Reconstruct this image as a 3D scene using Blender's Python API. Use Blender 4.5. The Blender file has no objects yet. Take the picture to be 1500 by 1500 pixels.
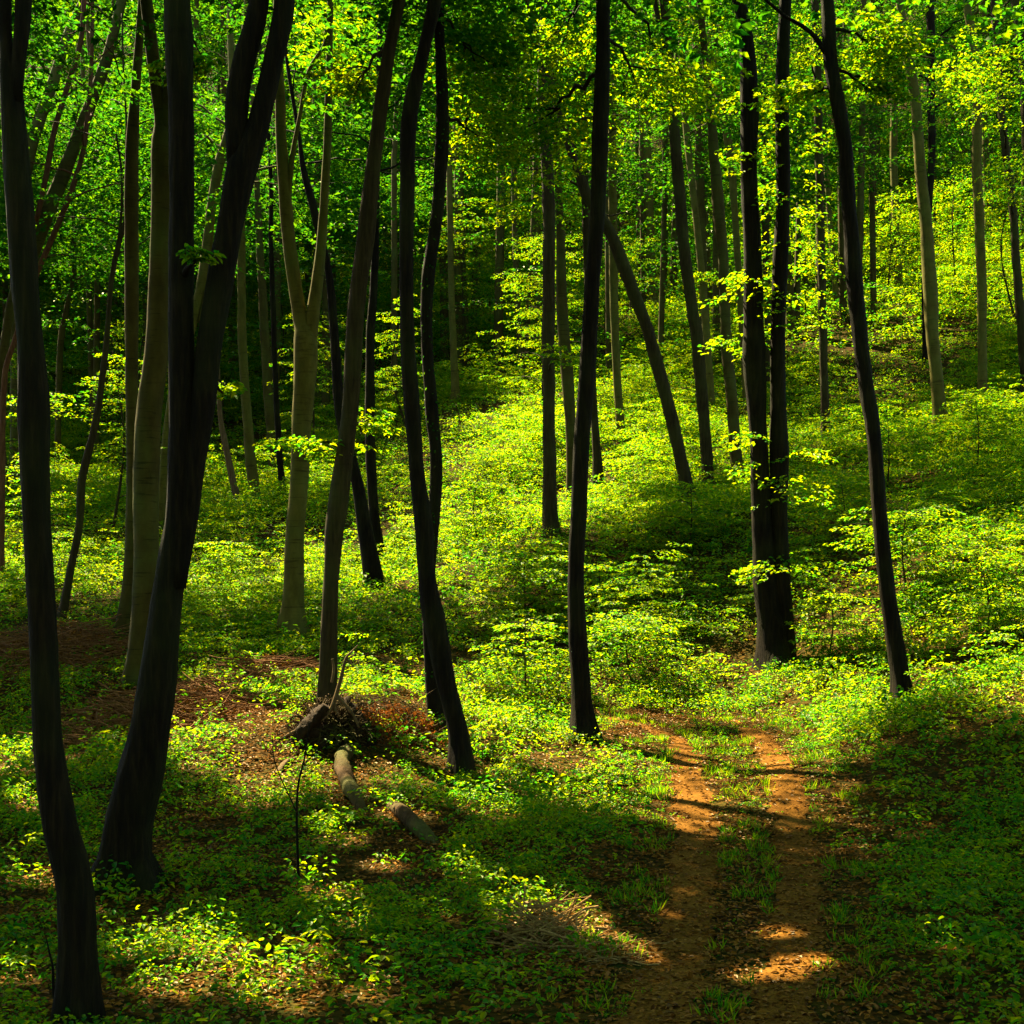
import bpy, math, random
import numpy as np

rng = np.random.default_rng(11)
random.seed(11)
C = bpy.context.scene.collection
sc = bpy.context.scene

# ------------------------------------------------------------------ camera
F = 1950.0            # focal length in photo pixels (photo 1500 x 1500)
HY = 875.0            # row of the horizon
CZ = 2.6              # eye height
cam = bpy.data.cameras.new("camera")
cam.sensor_width = 36.0
cam.lens = 36.0 * F / 1500.0
cam.shift_y = (HY - 750.0) / 1500.0
cam.clip_end = 2000.0
camo = bpy.data.objects.new("camera", cam)
C.objects.link(camo)
camo.location = (0, 0, CZ)
camo.rotation_euler = (math.radians(90), 0, 0)
sc.camera = camo

# ------------------------------------------------------------------ light
SUN = np.array([-0.50, 0.62, 0.98])
SUN = SUN / np.linalg.norm(SUN)
elev = math.asin(SUN[2])
azim = math.atan2(SUN[0], SUN[1])       # clockwise from +Y when positive x
world = bpy.data.worlds.new("World")
sc.world = world
world.use_nodes = True
wn = world.node_tree
bg = wn.nodes["Background"]
sky = wn.nodes.new("ShaderNodeTexSky")
sky.sky_type = 'NISHITA'
sky.sun_disc = False
sky.sun_elevation = elev
sky.sun_rotation = azim
wn.links.new(sky.outputs[0], bg.inputs[0])
bg.inputs[1].default_value = 0.05
sl = bpy.data.lights.new("sun", 'SUN')
sl.energy = 5.0
sl.angle = math.radians(0.5)
sl.color = (1.0, 0.85, 0.50)
so = bpy.data.objects.new("sun", sl)
C.objects.link(so)
so.location = tuple(SUN * 200)
from mathutils import Vector
so.rotation_euler = Vector(tuple(SUN)).to_track_quat('Z', 'Y').to_euler()

sc.view_settings.view_transform = 'Standard'
sc.view_settings.look = 'None'
sc.view_settings.gamma = 1.0
sc.view_settings.exposure = 3.05
cy = sc.cycles
cy.use_denoising = True
cy.max_bounces = 6
cy.diffuse_bounces = 3
cy.glossy_bounces = 2
cy.transmission_bounces = 4
cy.transparent_max_bounces = 4
cy.caustics_reflective = False
cy.caustics_refractive = False
cy.sample_clamp_indirect = 6.0

# ------------------------------------------------------------------ terrain
CTRL = [(-200,1500,8.3),(0,1500,8.2),(375,1500,8.1),(750,1500,8.1),(1100,1500,8.1),(1500,1500,8.1),(1700,1480,8.3),
 (190,1305,12),(150,1235,14),(0,1250,13.5),(-200,1250,13.5),(0,1080,21),(-200,1040,22),(0,905,31),(92,903,31),(180,945,27),(205,1000,23.5),
 (430,932,27),(482,1045,19.5),(552,860,32),(565,830,37),(643,1068,19.5),(675,1130,17.5),(858,1085,19.5),
 (1000,1085,20),(1110,1060,21.5),(1142,970,25),(1324,1032,20),(1500,1000,18),(1500,800,25),(1500,1250,12),(1300,1250,13),(1700,1000,17),(1750,780,25),
 (900,1250,13),(600,1300,12),
 (1010,740,36),(1040,715,40),(1082,722,40),(1210,643,50),(1378,627,42),(1440,613,52),(1317,418,80),(1226,450,85),
 (957,445,85),(1450,390,85),(1500,350,88),(1800,350,80),(1800,600,42),(806,780,34),(878,715,42),(909,640,50),(668,590,62),(765,565,70),
 (580,600,65),(375,743,48),(402,700,58),(240,770,42),(22,715,50),(-300,790,40),
 (-500,560,80),(0,590,80),(400,560,80),(-700,330,125),(0,330,125),(700,320,125),(1500,270,115),(2100,250,115),
 (-800,-10,185),(0,-10,185),(700,-20,180),(1500,-40,175),(2200,-60,175)]
def unproj(px, py, D):
    px = np.asarray(px, float); py = np.asarray(py, float); D = np.asarray(D, float)
    return np.stack([(px-750)*D/F, D + 0*px, CZ + (HY-py)*D/F], -1)
def proj(P):
    P = np.asarray(P, float)
    y = np.maximum(P[..., 1], 0.01)
    return 750 + F*P[..., 0]/y, HY - F*(P[..., 2]-CZ)/y
cp = np.array(CTRL, float)
CP = unproj(cp[:,0], cp[:,1], cp[:,2])
CP = np.vstack([CP, [(-8,-3,0.1),(8,-3,0.1),(-25,-12,0.4),(25,-12,0.8),(-25,8,0.2),(25,8,1.2),(-60,20,2.5),(60,20,6.0)]])
SCL = 60.0
def _U(r2):
    return np.where(r2 < 1e-12, 0.0, 0.5*r2*np.log(np.maximum(r2, 1e-12)))
def _tps_fit(P, lam):
    X = P[:, :2]/SCL
    n = len(X)
    d2 = ((X[:,None]-X[None])**2).sum(-1)
    A = np.zeros((n+3, n+3))
    A[:n,:n] = _U(d2) + lam*np.eye(n)
    A[:n,n] = 1; A[:n,n+1:] = X
    A[n,:n] = 1; A[n+1:,:n] = X.T
    b = np.zeros(n+3); b[:n] = P[:,2]
    return np.linalg.solve(A, b), X
TW, TX = _tps_fit(CP, 2e-5)
def ground(x, y):
    x = np.asarray(x, float); y = np.asarray(y, float)
    sh = x.shape
    q = np.stack([x.ravel(), y.ravel()], -1)/SCL
    out = np.empty(len(q))
    n = len(TX)
    for i in range(0, len(q), 100000):
        c = q[i:i+100000]
        d2 = ((c[:,None]-TX[None])**2).sum(-1)
        out[i:i+100000] = _U(d2)@TW[:n] + TW[n] + c@TW[n+1:]
    xx, yy = q[:,0]*SCL, q[:,1]*SCL
    out += 0.05*np.sin(xx*1.3+0.7*np.sin(yy*0.9))*np.sin(yy*1.1+0.4) + 0.02*np.sin(xx*3.7+yy*2.1)*np.sin(yy*4.3-xx*1.2)
    return out.reshape(sh)
def cast(px, py):
    """the point of the ground seen at a pixel of the photo"""
    px = np.atleast_1d(np.asarray(px, float)); py = np.atleast_1d(np.asarray(py, float))
    Ds = np.concatenate([np.arange(6, 40, 0.2), np.arange(40, 190, 0.6)])
    out = np.full(len(px), np.nan)
    for i in range(0, len(px), 400):
        a, b = px[i:i+400], py[i:i+400]
        P = unproj(a[:,None], b[:,None], Ds[None]+0*a[:,None])
        dz = P[...,2] - ground(P[...,0], P[...,1])
        hit = dz <= 0
        j = hit.argmax(1)
        ok = hit.any(1)
        jj = np.maximum(j, 1)
        r = np.arange(len(a))
        d0, d1 = dz[r, jj-1], dz[r, jj]
        t = np.clip(d0/np.where(abs(d0-d1)<1e-9, 1, d0-d1), 0, 1)
        D = Ds[jj-1] + t*(Ds[jj]-Ds[jj-1])
        out[i:i+400] = np.where(ok, D, np.nan)
    return out
def gpoint(px, py, fallback=40.0):
    D = cast([px], [py])[0]
    if np.isnan(D): D = fallback
    p = unproj(px, py, D)
    p[2] = ground(p[0], p[1])
    return p

# where the sun comes through the canopy (rows: photo y 450..1450, columns: x 50..1450)
LIT = np.array([
 [.24,.24,.26,.31,.32,.31,.28,.28,.32,.45,.45,.6,.65,.65,.65],
 [.31,.31,.31,.36,.32,.30,.25,.22,.36,.58,.65,.65,.6,.4,.28],
 [.26,.28,.26,.32,.28,.32,.26,.42,.65,.75,.75,.6,.4,.15,.05],
 [.1,.1,.1,.2,.2,.38,.66,.8,.7,.6,.25,.12,.1,.06,.08],
 [.7,.55,.2,.55,.62,.66,.72,.55,.3,.15,.05,.1,.3,.75,.95],
 [.15,.1,.1,.25,.15,.15,.15,.22,.33,.5,.6,.7,.95,1,1],
 [.2,.25,.3,.85,.95,.75,.85,1,.95,1,1,1,.85,.4,.5],
 [.12,.15,.33,.7,.33,.15,.1,.12,.2,.45,.35,.25,.1,.05,.1],
 [.1,.1,.05,.05,.1,.05,.05,.05,.05,.1,.1,.1,.0,.05,.05],
 [.1,.1,.2,.1,.05,.05,.1,.1,.1,.05,.1,.05,0,0,.05],
 [.15,.1,.18,.12,.1,.05,.1,.05,.05,.1,.1,.1,0,.05,0]])
def lit_at(px, py):
    u = np.clip((px-50)/100, 0, 13.999); v = np.clip((py-450)/100, 0, 9.999)
    i = u.astype(int); j = v.astype(int); fu = u-i; fv = v-j
    L = LIT[j,i]*(1-fu)*(1-fv)+LIT[j,i+1]*fu*(1-fv)+LIT[j+1,i]*(1-fu)*fv+LIT[j+1,i+1]*fu*fv
    out = (px < -150) | (px > 1650) | (py > 1580)
    return np.where(out, 0.35, L)
def shadow_point(P):
    """where the shadow of a point falls on the ground"""
    t = np.maximum(P[:,2]-ground(P[:,0], P[:,1]), 0)/SUN[2]
    for _ in range(6):
        Q = P - SUN*t[:,None]
        e = Q[:,2]-ground(Q[:,0], Q[:,1])
        t = np.maximum(t + 0.8*e/SUN[2], 0)
    return P - SUN*t[:,None]
SAPLINGS = [   # (base x, base y, width, height in photo pixels, label), leaf settings
 ((795,600,200,275, "bright yellow-lit young beech behind the upright brown trunk, leaves in flat layers"), dict(n=60, lf=.10, L=1.1, lowest=.12)),
 ((925,470,110,130, "small lit young beech tip showing between the smooth dark trunk and the leaning brown trunk"), dict(n=22, lf=.11, L=1.1)),
 ((770,1015,150,120, "low beech sapling with bright flat leaf tiers at the foot of the dark smooth trunk"), dict(n=16, lf=.075, L=.6, lowest=.4)),
 ((925,1000,200,105, "wide low beech sapling spreading pale lit tiers by the dark smooth trunk above the track"), dict(n=24, lf=.075, L=.65, lowest=.5)),
 ((770,905,170,120, "dappled beech shrub on the slope in front of the upright brown trunk"), dict(n=34, lf=.085, L=.8)),
 ((1330,880,230,150, "spreading beech sapling with dark twigs behind the tall black trunk"), dict(n=34, lf=.075, L=.75, lowest=.35)),
 ((1300,720,150,120, "half-lit young beech on the bank touching the tall black trunk at mid height"), dict(n=24, lf=.09, L=.8, lowest=.3)),
 ((335,870,110,85, "bright bushy sapling in the sunlit hollow beside the black leaning stem"), dict(n=26, lf=.09, L=.7)),
 ((165,780,110,280, "dim layered young beech in the dark hollow behind the crooked sapling trunk"), dict(n=40, lf=.10, L=1.0)),
 ((60,800,130,240, "tall dim young beech between the slanting pale beeches and the crooked sapling trunk"), dict(n=36, lf=.11, L=1.2)),
 ((690,560,130,300, "dark green young beech in dim dell behind the ivy-flecked trunk"), dict(n=48, lf=.13, L=1.5)),
 ((600,640,110,220, "lit leafy sapling between the brown leaning beech and the bowed black trunk"), dict(n=34, lf=.11, L=1.0)),
 ((460,700,120,260, "shady sapling filling the gap behind the forked pale beech"), dict(n=36, lf=.12, L=1.2)),
 ((1060,560,110,130, "lit shrub among the cluster of olive trunks"), dict(n=24, lf=.12, L=1.0)),
 ((1300,430,130,150, "layered lit young beech high on the slope behind the knotty pale trunk"), dict(n=34, lf=.17, L=1.8)),
 ((1400,420,150,190, "tall layered young beech on bright slope between the stout pale and slim wavy beeches"), dict(n=48, lf=.17, L=2.0)),
 ((1180,470,100,150, "bright young beech up the slope behind the pole-straight trunk"), dict(n=38, lf=.16, L=1.7)),
 ((1120,520,80,250, "tall lit young beech behind the big rough double trunk"), dict(n=44, lf=.15, L=1.5)),
 ((860,520,90,260, "dim young beech upslope behind the dark smooth trunk"), dict(n=34, lf=.15, L=1.5)),
 ((330,620,90,220, "dim young beech in the dark wood beside the dead leaning stem"), dict(n=34, lf=.12, L=1.2)),
 ((1490,480,110,240, "dark leafy young beech under the dark tilted trunk at the upper bank"), dict(n=36, lf=.15, L=1.5)),
 ((15,740,130,260, "dim leafy young beech low behind the slanting pale beeches"), dict(n=36, lf=.12, L=1.2)),
 ((225,700,120,300, "dim tall young beech filling the dark gap behind the brownish forked beech"), dict(n=40, lf=.13, L=1.3)),
 ((400,600,110,240, "dark young beech far back in the wood behind the forked pale beech"), dict(n=36, lf=.14, L=1.5)),
 ((700,800,120,110, "lit beech shrub on the slope between the ivy-flecked trunk and the upright brown trunk"), dict(n=30, lf=.09, L=.9)),
 ((1230,800,150,110, "shaded layered beech shrub between the rough double trunk and the tall black trunk"), dict(n=30, lf=.09, L=.9)),
 ((1430,700,170,120, "shaded beech shrub on the upper bank below the slim wavy beech"), dict(n=32, lf=.10, L=1.0)),
 ((1010,800,150,100, "dusky beech shrub below the foot of the leaning brown trunk"), dict(n=30, lf=.09, L=.9)),
 ((1440,950,190,120, "sunlit broad beech shrub on the bank beside the tall black trunk"), dict(n=30, lf=.075, L=.7)),
 ((1215,960,110,100, "sunlit small beech shrub next to the foot of the rough double trunk"), dict(n=22, lf=.075, L=.65)),
]
LIT_SAPLINGS = {(700,800),(1440,950),(1215,960),(795,600),(925,470),(770,1015),(925,1000),(1330,880),(335,870),(1400,420),(1180,470),(1120,520),(600,640),(1060,560),(1300,430)}
SPOTS = []
for px_, py_, D_, r_ in [
      (1150,180,25,.9),(1155,300,25,.9),(1155,420,25,.9),(1150,500,25,.9),(1140,640,25,.8),(1165,715,25,.8),(1130,830,25,.7),(1100,500,25,.7),
      (490,648,20,1.1),(545,630,21,.8),(520,112,22,1.2),(470,60,30,1.2),
      (1400,250,80,5),(1200,330,76,4),(1300,330,80,4),(1140,380,62,2.5),(1480,380,85,4),(940,120,22,1.0),(740,400,48,1.5),
      (1095,1434,None,.17),(1120,1429,None,.19),(1147,1424,None,.2),(1175,1416,None,.2),(1205,1407,None,.15),(1135,1371,None,.15),(1158,1370,None,.15),(985,1345,None,.12),(1340,1180,None,.2),(1400,1390,None,.15),(480,1310,None,.3),(520,1360,None,.2),(690,1290,None,.2),(340,1430,None,.3),(480,1390,None,.25),(410,1460,None,.3),(640,1345,None,.2),(60,1290,None,.3),(120,1340,None,.2),(545,1460,None,.2),(720,1190,None,.4),(500,1230,None,.3),(60,1180,None,.4),(15,1120,None,.5),(1270,1150,None,.3),(265,1375,None,.25),(310,1395,None,.35),(360,1420,None,.25),(440,1425,None,.25),(250,1450,None,.25),
      (15,1440,None,.22),(775,1350,None,.3),(805,1340,None,.38),(845,1352,None,.33),(880,1372,None,.25),(590,1195,None,.35),(505,1125,None,.5),(930,1390,None,.2),(560,1270,None,.25),(600,1430,None,.25),(200,1400,None,.25),(960,1410,None,.12),
      (390,1090,None,1.1),(400,1140,None,.6),(330,1075,None,.6),(540,1030,None,.9),(600,1045,None,.7),(1400,900,None,2),(1450,960,None,1.5),(1250,930,None,1.2),(1180,1000,None,1.6),(760,1030,None,1.2),(950,1030,None,1.3),(1050,1025,None,1.5),(680,1025,None,1.2),(560,1055,None,.9),(950,300,84,2),(1227,350,75,1.5),(1315,250,78,2),(1447,300,84,2),(1030,250,58,2),(1350,300,42,1.2),(1430,350,52,1.2),(420,330,58,2.4),(330,450,55,2),(560,350,60,2.5),(680,330,68,3),(620,480,60,2),(250,430,55,2.5),(90,500,60,3),(1300,480,None,4),(1450,450,None,5),(1200,500,None,3),(1000,560,None,2.5),(900,680,None,1.6),(940,640,None,1.6),(720,690,None,1.8),(620,790,None,1.3),(1010,640,None,1.5),(60,840,None,1.3),(250,855,None,.8),(400,840,None,1.0),(1012,1100,None,.3)]:
    if D_ is None: SPOTS.append((gpoint(px_, py_), r_, 3.0))
    else: SPOTS.append((unproj(px_, py_, D_), r_, 3.5 if D_ < 40 else 6.0))
for a_, k_ in SAPLINGS:
    if a_[:2] in LIT_SAPLINGS:
        g_ = gpoint(a_[0], a_[1]); s_ = g_[1]/F
        for f_ in (.35, .65, .95): SPOTS.append((g_+np.array([0, 0, a_[3]*s_*f_]), a_[2]*s_*0.5*(.6 if g_[1] > 60 else .9), 1.5+0.3*a_[3]*s_))
def in_spot(P):
    out = np.zeros(len(P), bool)
    for c, r, t0 in SPOTS:
        v = P-c; t = v@SUN
        d = np.linalg.norm(v-t[:,None]*SUN, axis=1)
        if r >= 0.5: out |= (t > t0) & (d < r+0.6)
    return out
def in_fleck(P):
    out = np.zeros(len(P), bool)
    for c, r, t0 in SPOTS:
        if r >= 0.5: continue
        v = P-c; t = v@SUN
        out |= (t > t0) & ((v*v).sum(1)-t*t < r*r)
    return out
def keep_canopy(P, power=1.0):
    """canopy gaps: a spray stays where the ground below it (along the sun) lies in shade"""
    Q = shadow_point(P)
    px, py = proj(Q)
    L = lit_at(px, py)
    L = np.where(Q[:,1] < 3, 0.3, L)
    # whole gaps and whole clumps, with ragged borders
    nz = 0.5+0.5*np.sin(Q[:,0]*1.9+1.3*np.sin(Q[:,1]*1.1))*np.sin(Q[:,1]*1.4+0.9*np.sin(Q[:,0]*0.8))
    T = 1/(1+np.exp(-(L-0.27-0.45*nz)*16))           # sunlight let through
    T = np.where(L > 0.85, 1.0, T)
    return (rng.random(len(P)) < np.clip(-np.log(np.maximum(T, 0.004))/5.0, 0, 1)) & ~in_spot(P)

# ------------------------------------------------------------------ materials
def mat(name):
    m = bpy.data.materials.new(name)
    m.use_nodes = True
    nt = m.node_tree
    for n in list(nt.nodes): nt.nodes.remove(n)
    out = nt.nodes.new("ShaderNodeOutputMaterial")
    return m, nt, out
def N(nt, kind, **kw):
    n = nt.nodes.new(kind)
    for k, v in kw.items():
        if k.startswith("i_"):
            key = k[2:]
            n.inputs[int(key) if key.isdigit() else key.replace("_", " ")].default_value = v
        else:
            setattr(n, k, v)
    return n
def ramp(nt, stops):
    r = nt.nodes.new("ShaderNodeValToRGB")
    e = r.color_ramp.elements
    while len(e) > 1: e.remove(e[-1])
    e[0].position = stops[0][0]; e[0].color = (*stops[0][1], 1)
    for p, c in stops[1:]:
        x = e.new(p); x.color = (*c, 1)
    return r
def leaf_material(name, refl, trans, mixf=0.5, gloss=0.012, rough=0.45):
    m, nt, out = mat(name)
    L = nt.links.new
    geo = N(nt, "ShaderNodeNewGeometry")
    r1 = ramp(nt, list(zip(np.linspace(0, 1, len(refl)), refl)))
    r2 = ramp(nt, list(zip(np.linspace(0, 1, len(trans)), trans)))
    pn = N(nt, "ShaderNodeTexNoise"); pn.inputs['Scale'].default_value = 0.9; pn.inputs['Detail'].default_value = 2
    L(geo.outputs["Position"], pn.inputs['Vector'])
    mr = N(nt, "ShaderNodeMapRange"); mr.inputs[1].default_value = .3; mr.inputs[2].default_value = .7; mr.inputs[3].default_value = -.2; mr.inputs[4].default_value = .14
    L(pn.outputs[0], mr.inputs[0])
    ad = N(nt, "ShaderNodeMath", operation='ADD', use_clamp=True)
    L(geo.outputs["Random Per Island"], ad.inputs[0]); L(mr.outputs[0], ad.inputs[1])
    L(ad.outputs[0], r1.inputs[0]); L(ad.outputs[0], r2.inputs[0])
    d = N(nt, "ShaderNodeBsdfDiffuse"); t = N(nt, "ShaderNodeBsdfTranslucent")
    L(r1.outputs[0], d.inputs[0]); L(r2.outputs[0], t.inputs[0])
    mx = N(nt, "ShaderNodeMixShader"); mx.inputs[0].default_value = mixf
    L(d.outputs[0], mx.inputs[1]); L(t.outputs[0], mx.inputs[2])
    g = N(nt, "ShaderNodeBsdfGlossy"); g.inputs["Roughness"].default_value = rough
    g.inputs[0].default_value = (1.0, 0.97, 0.75, 1)
    fr = N(nt, "ShaderNodeFresnel"); fr.inputs[0].default_value = 1.38
    ml = N(nt, "ShaderNodeMath", operation='MULTIPLY'); ml.inputs[1].default_value = gloss
    L(fr.outputs[0], ml.inputs[0])
    m2 = N(nt, "ShaderNodeMixShader")
    L(ml.outputs[0], m2.inputs[0]); L(mx.outputs[0], m2.inputs[1]); L(g.outputs[0], m2.inputs[2])
    L(m2.outputs[0], out.inputs[0])
    return m
M = {}
M['leaf_beech'] = leaf_material("beech_leaf",
    [(0.007,0.070,0.005),(0.018,0.095,0.004),(0.045,0.115,0.002),(0.085,0.135,0.002)],
    [(0.050,0.260,0.004),(0.160,0.360,0.002),(0.330,0.430,0.001),(0.490,0.490,0.001)], 0.55)
M['leaf_herb'] = leaf_material("herb_leaf",
    [(0.006,0.075,0.005),(0.020,0.105,0.004),(0.060,0.125,0.002),(0.115,0.140,0.002)],
    [(0.040,0.250,0.004),(0.140,0.350,0.002),(0.300,0.420,0.001),(0.470,0.470,0.001)], 0.5)
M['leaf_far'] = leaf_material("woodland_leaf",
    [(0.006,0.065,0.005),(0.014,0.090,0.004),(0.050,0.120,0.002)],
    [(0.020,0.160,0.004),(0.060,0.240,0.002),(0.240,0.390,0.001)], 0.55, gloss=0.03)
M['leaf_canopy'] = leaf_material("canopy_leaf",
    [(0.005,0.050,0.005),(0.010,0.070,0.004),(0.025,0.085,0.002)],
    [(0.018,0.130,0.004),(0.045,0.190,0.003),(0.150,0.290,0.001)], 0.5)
M['leaf_dead'] = leaf_material("dead_leaf",
    [(0.05,0.018,0.003),(0.145,0.054,0.007),(0.24,0.098,0.014),(0.09,0.032,0.004)],
    [(0.06,0.025,0.004),(0.10,0.04,0.006),(0.12,0.05,0.008)], 0.2, gloss=0.015)
M['leaf_rust'] = leaf_material("rusty_leaf",
    [(0.10,0.028,0.006),(0.18,0.055,0.010),(0.22,0.085,0.016)],
    [(0.18,0.05,0.006),(0.22,0.07,0.008)], 0.3, gloss=0.015)

def bark_material(name, dark, mid, light, scale=1.0, rough_bark=True, moss=0.15):
    m, nt, out = mat(name)
    L = nt.links.new
    tc = N(nt, "ShaderNodeTexCoord")
    mp = N(nt, "ShaderNodeMapping")
    mp.inputs['Scale'].default_value = (14*scale, 14*scale, 1.6*scale) if rough_bark else (3*scale, 3*scale, 1.2*scale)
    L(tc.outputs['Object'], mp.inputs[0])
    n1 = N(nt, "ShaderNodeTexNoise"); n1.inputs['Scale'].default_value = 1.6; n1.inputs['Detail'].default_value = 8; n1.inputs['Roughness'].default_value = 0.65
    L(mp.outputs[0], n1.inputs['Vector'])
    r = ramp(nt, [(0.28, dark), (0.5, mid), (0.78, light)])
    L(n1.outputs[0], r.inputs[0])
    # green algae in broad patches
    n2 = N(nt, "ShaderNodeTexNoise"); n2.inputs['Scale'].default_value = 1.1; n2.inputs['Detail'].default_value = 4
    L(tc.outputs['Object'], n2.inputs['Vector'])
    r2 = ramp(nt, [(0.45, (0,0,0)), (0.7, (moss,)*3)])
    L(n2.outputs[0], r2.inputs[0])
    mx = N(nt, "ShaderNodeMix", data_type='RGBA')
    L(r2.outputs[0], mx.inputs[0]); L(r.outputs[0], mx.inputs[6]); mx.inputs[7].default_value = (0.06, 0.085, 0.012, 1)
    # horizontal lenticels and scars
    mp2 = N(nt, "ShaderNodeMapping"); mp2.inputs['Scale'].default_value = (2.2, 2.2, 22)
    L(tc.outputs['Object'], mp2.inputs[0])
    n3 = N(nt, "ShaderNodeTexNoise"); n3.inputs['Scale'].default_value = 1.0; n3.inputs['Detail'].default_value = 3
    L(mp2.outputs[0], n3.inputs['Vector'])
    r3 = ramp(nt, [(0.30, (0.35,0.35,0.35)), (0.42, (1,1,1))])
    L(n3.outputs[0], r3.inputs[0])
    m2 = N(nt, "ShaderNodeMix", data_type='RGBA', blend_type='MULTIPLY'); m2.inputs[0].default_value = 0.25 if rough_bark else 0.75
    L(mx.outputs[2], m2.inputs[6]); L(r3.outputs[0], m2.inputs[7])
    b = N(nt, "ShaderNodeBsdfPrincipled"); b.inputs['Roughness'].default_value = 0.85
    b.inputs['Specular IOR Level'].default_value = 0.08
    L(m2.outputs[2], b.inputs['Base Color'])
    bp = N(nt, "ShaderNodeBump"); bp.inputs['Strength'].default_value = 0.9 if rough_bark else 0.35; bp.inputs['Distance'].default_value = 0.03
    L(n1.outputs[0], bp.inputs['Height']); L(bp.outputs[0], b.inputs['Normal'])
    L(b.outputs[0], out.inputs[0])
    return m
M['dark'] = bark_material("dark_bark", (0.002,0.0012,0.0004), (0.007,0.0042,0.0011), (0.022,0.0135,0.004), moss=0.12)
M['brown'] = bark_material("brown_bark", (0.014,0.009,0.003), (0.028,0.019,0.005), (0.05,0.036,0.011), moss=0.3)
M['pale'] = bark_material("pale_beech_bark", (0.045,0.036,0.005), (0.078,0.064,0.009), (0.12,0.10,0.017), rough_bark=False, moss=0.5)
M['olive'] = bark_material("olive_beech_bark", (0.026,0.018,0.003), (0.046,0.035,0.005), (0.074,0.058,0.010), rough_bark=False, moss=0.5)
M['red'] = bark_material("reddish_bark", (0.05,0.018,0.008), (0.10,0.04,0.016), (0.16,0.075,0.03), moss=0.1)
M['dead'] = bark_material("dead_wood", (0.05,0.028,0.010), (0.10,0.06,0.023), (0.17,0.115,0.05), moss=0.05)
M['rot'] = bark_material("rotten_wood", (0.018,0.008,0.002), (0.042,0.021,0.005), (0.08,0.043,0.012), moss=0.5)
M['straw'] = bark_material("dry_twig", (0.12,0.062,0.016), (0.22,0.125,0.036), (0.34,0.215,0.075), moss=0.0)
M['twig'] = bark_material("brown_twig", (0.07,0.026,0.006), (0.14,0.058,0.015), (0.25,0.125,0.04), moss=0.0)
M['soil'] = bark_material("root_soil", (0.008,0.004,0.001), (0.018,0.009,0.003), (0.04,0.02,0.006), moss=0.05)

def ground_material():
    m, nt, out = mat("forest_floor")
    L = nt.links.new
    tc = N(nt, "ShaderNodeTexCoord")
    n1 = N(nt, "ShaderNodeTexNoise"); n1.inputs['Scale'].default_value = 0.6; n1.inputs['Detail'].default_value = 9; n1.inputs['Roughness'].default_value = 0.7
    L(tc.outputs['Object'], n1.inputs['Vector'])
    v = N(nt, "ShaderNodeTexVoronoi"); v.inputs['Scale'].default_value = 16
    L(tc.outputs['Object'], v.inputs['Vector'])
    r1 = ramp(nt, [(0.3, (0.012,0.006,0.002)), (0.5, (0.035,0.015,0.003)), (0.7, (0.075,0.032,0.005))])
    L(v.outputs['Color'], r1.inputs[0])
    r2 = ramp(nt, [(0.35, (0.020,0.010,0.003)), (0.55, (0.022,0.030,0.003)), (0.75, (0.012,0.04,0.003))])
    L(n1.outputs[0], r2.inputs[0])
    mx = N(nt, "ShaderNodeMix", data_type='RGBA'); mx.inputs[0].default_value = 0.5
    L(r1.outputs[0], mx.inputs[6]); L(r2.outputs[0], mx.inputs[7])
    b = N(nt, "ShaderNodeBsdfPrincipled"); b.inputs['Roughness'].default_value = 0.95; b.inputs['Specular IOR Level'].default_value = 0.02
    L(mx.outputs[2], b.inputs['Base Color'])
    bp = N(nt, "ShaderNodeBump"); bp.inputs['Strength'].default_value = 0.8; bp.inputs['Distance'].default_value = 0.05
    L(v.outputs['Distance'], bp.inputs['Height']); L(bp.outputs[0], b.inputs['Normal'])
    L(b.outputs[0], out.inputs[0])
    return m
def path_material():
    m, nt, out = mat("trodden_earth")
    L = nt.links.new
    tc = N(nt, "ShaderNodeTexCoord")
    n1 = N(nt, "ShaderNodeTexNoise"); n1.inputs['Scale'].default_value = 2.2; n1.inputs['Detail'].default_value = 10; n1.inputs['Roughness'].default_value = 0.72
    L(tc.outputs['Object'], n1.inputs['Vector'])
    n2 = N(nt, "ShaderNodeTexNoise"); n2.inputs['Scale'].default_value = 38; n2.inputs['Detail'].default_value = 5
    L(tc.outputs['Object'], n2.inputs['Vector'])
    r1 = ramp(nt, [(0.3, (0.055,0.022,0.003)), (0.55, (0.125,0.054,0.008)), (0.75, (0.19,0.088,0.016))])
    L(n1.outputs[0], r1.inputs[0])
    r2 = ramp(nt, [(0.33, (0.25,0.22,0.2)), (0.5, (1,1,1))])
    L(n2.outputs[0], r2.inputs[0])
    mx = N(nt, "ShaderNodeMix", data_type='RGBA', blend_type='MULTIPLY'); mx.inputs[0].default_value = 0.8
    L(r1.outputs[0], mx.inputs[6]); L(r2.outputs[0], mx.inputs[7])
    b = N(nt, "ShaderNodeBsdfPrincipled"); b.inputs['Roughness'].default_value = 0.95; b.inputs['Specular IOR Level'].default_value = 0.02
    L(mx.outputs[2], b.inputs['Base Color'])
    bp = N(nt, "ShaderNodeBump"); bp.inputs['Strength'].default_value = 0.7; bp.inputs['Distance'].default_value = 0.03
    L(n2.outputs[0], bp.inputs['Height']); L(bp.outputs[0], b.inputs['Normal'])
    L(b.outputs[0], out.inputs[0])
    return m
M['ground'] = ground_material()
M['path'] = path_material()

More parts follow.
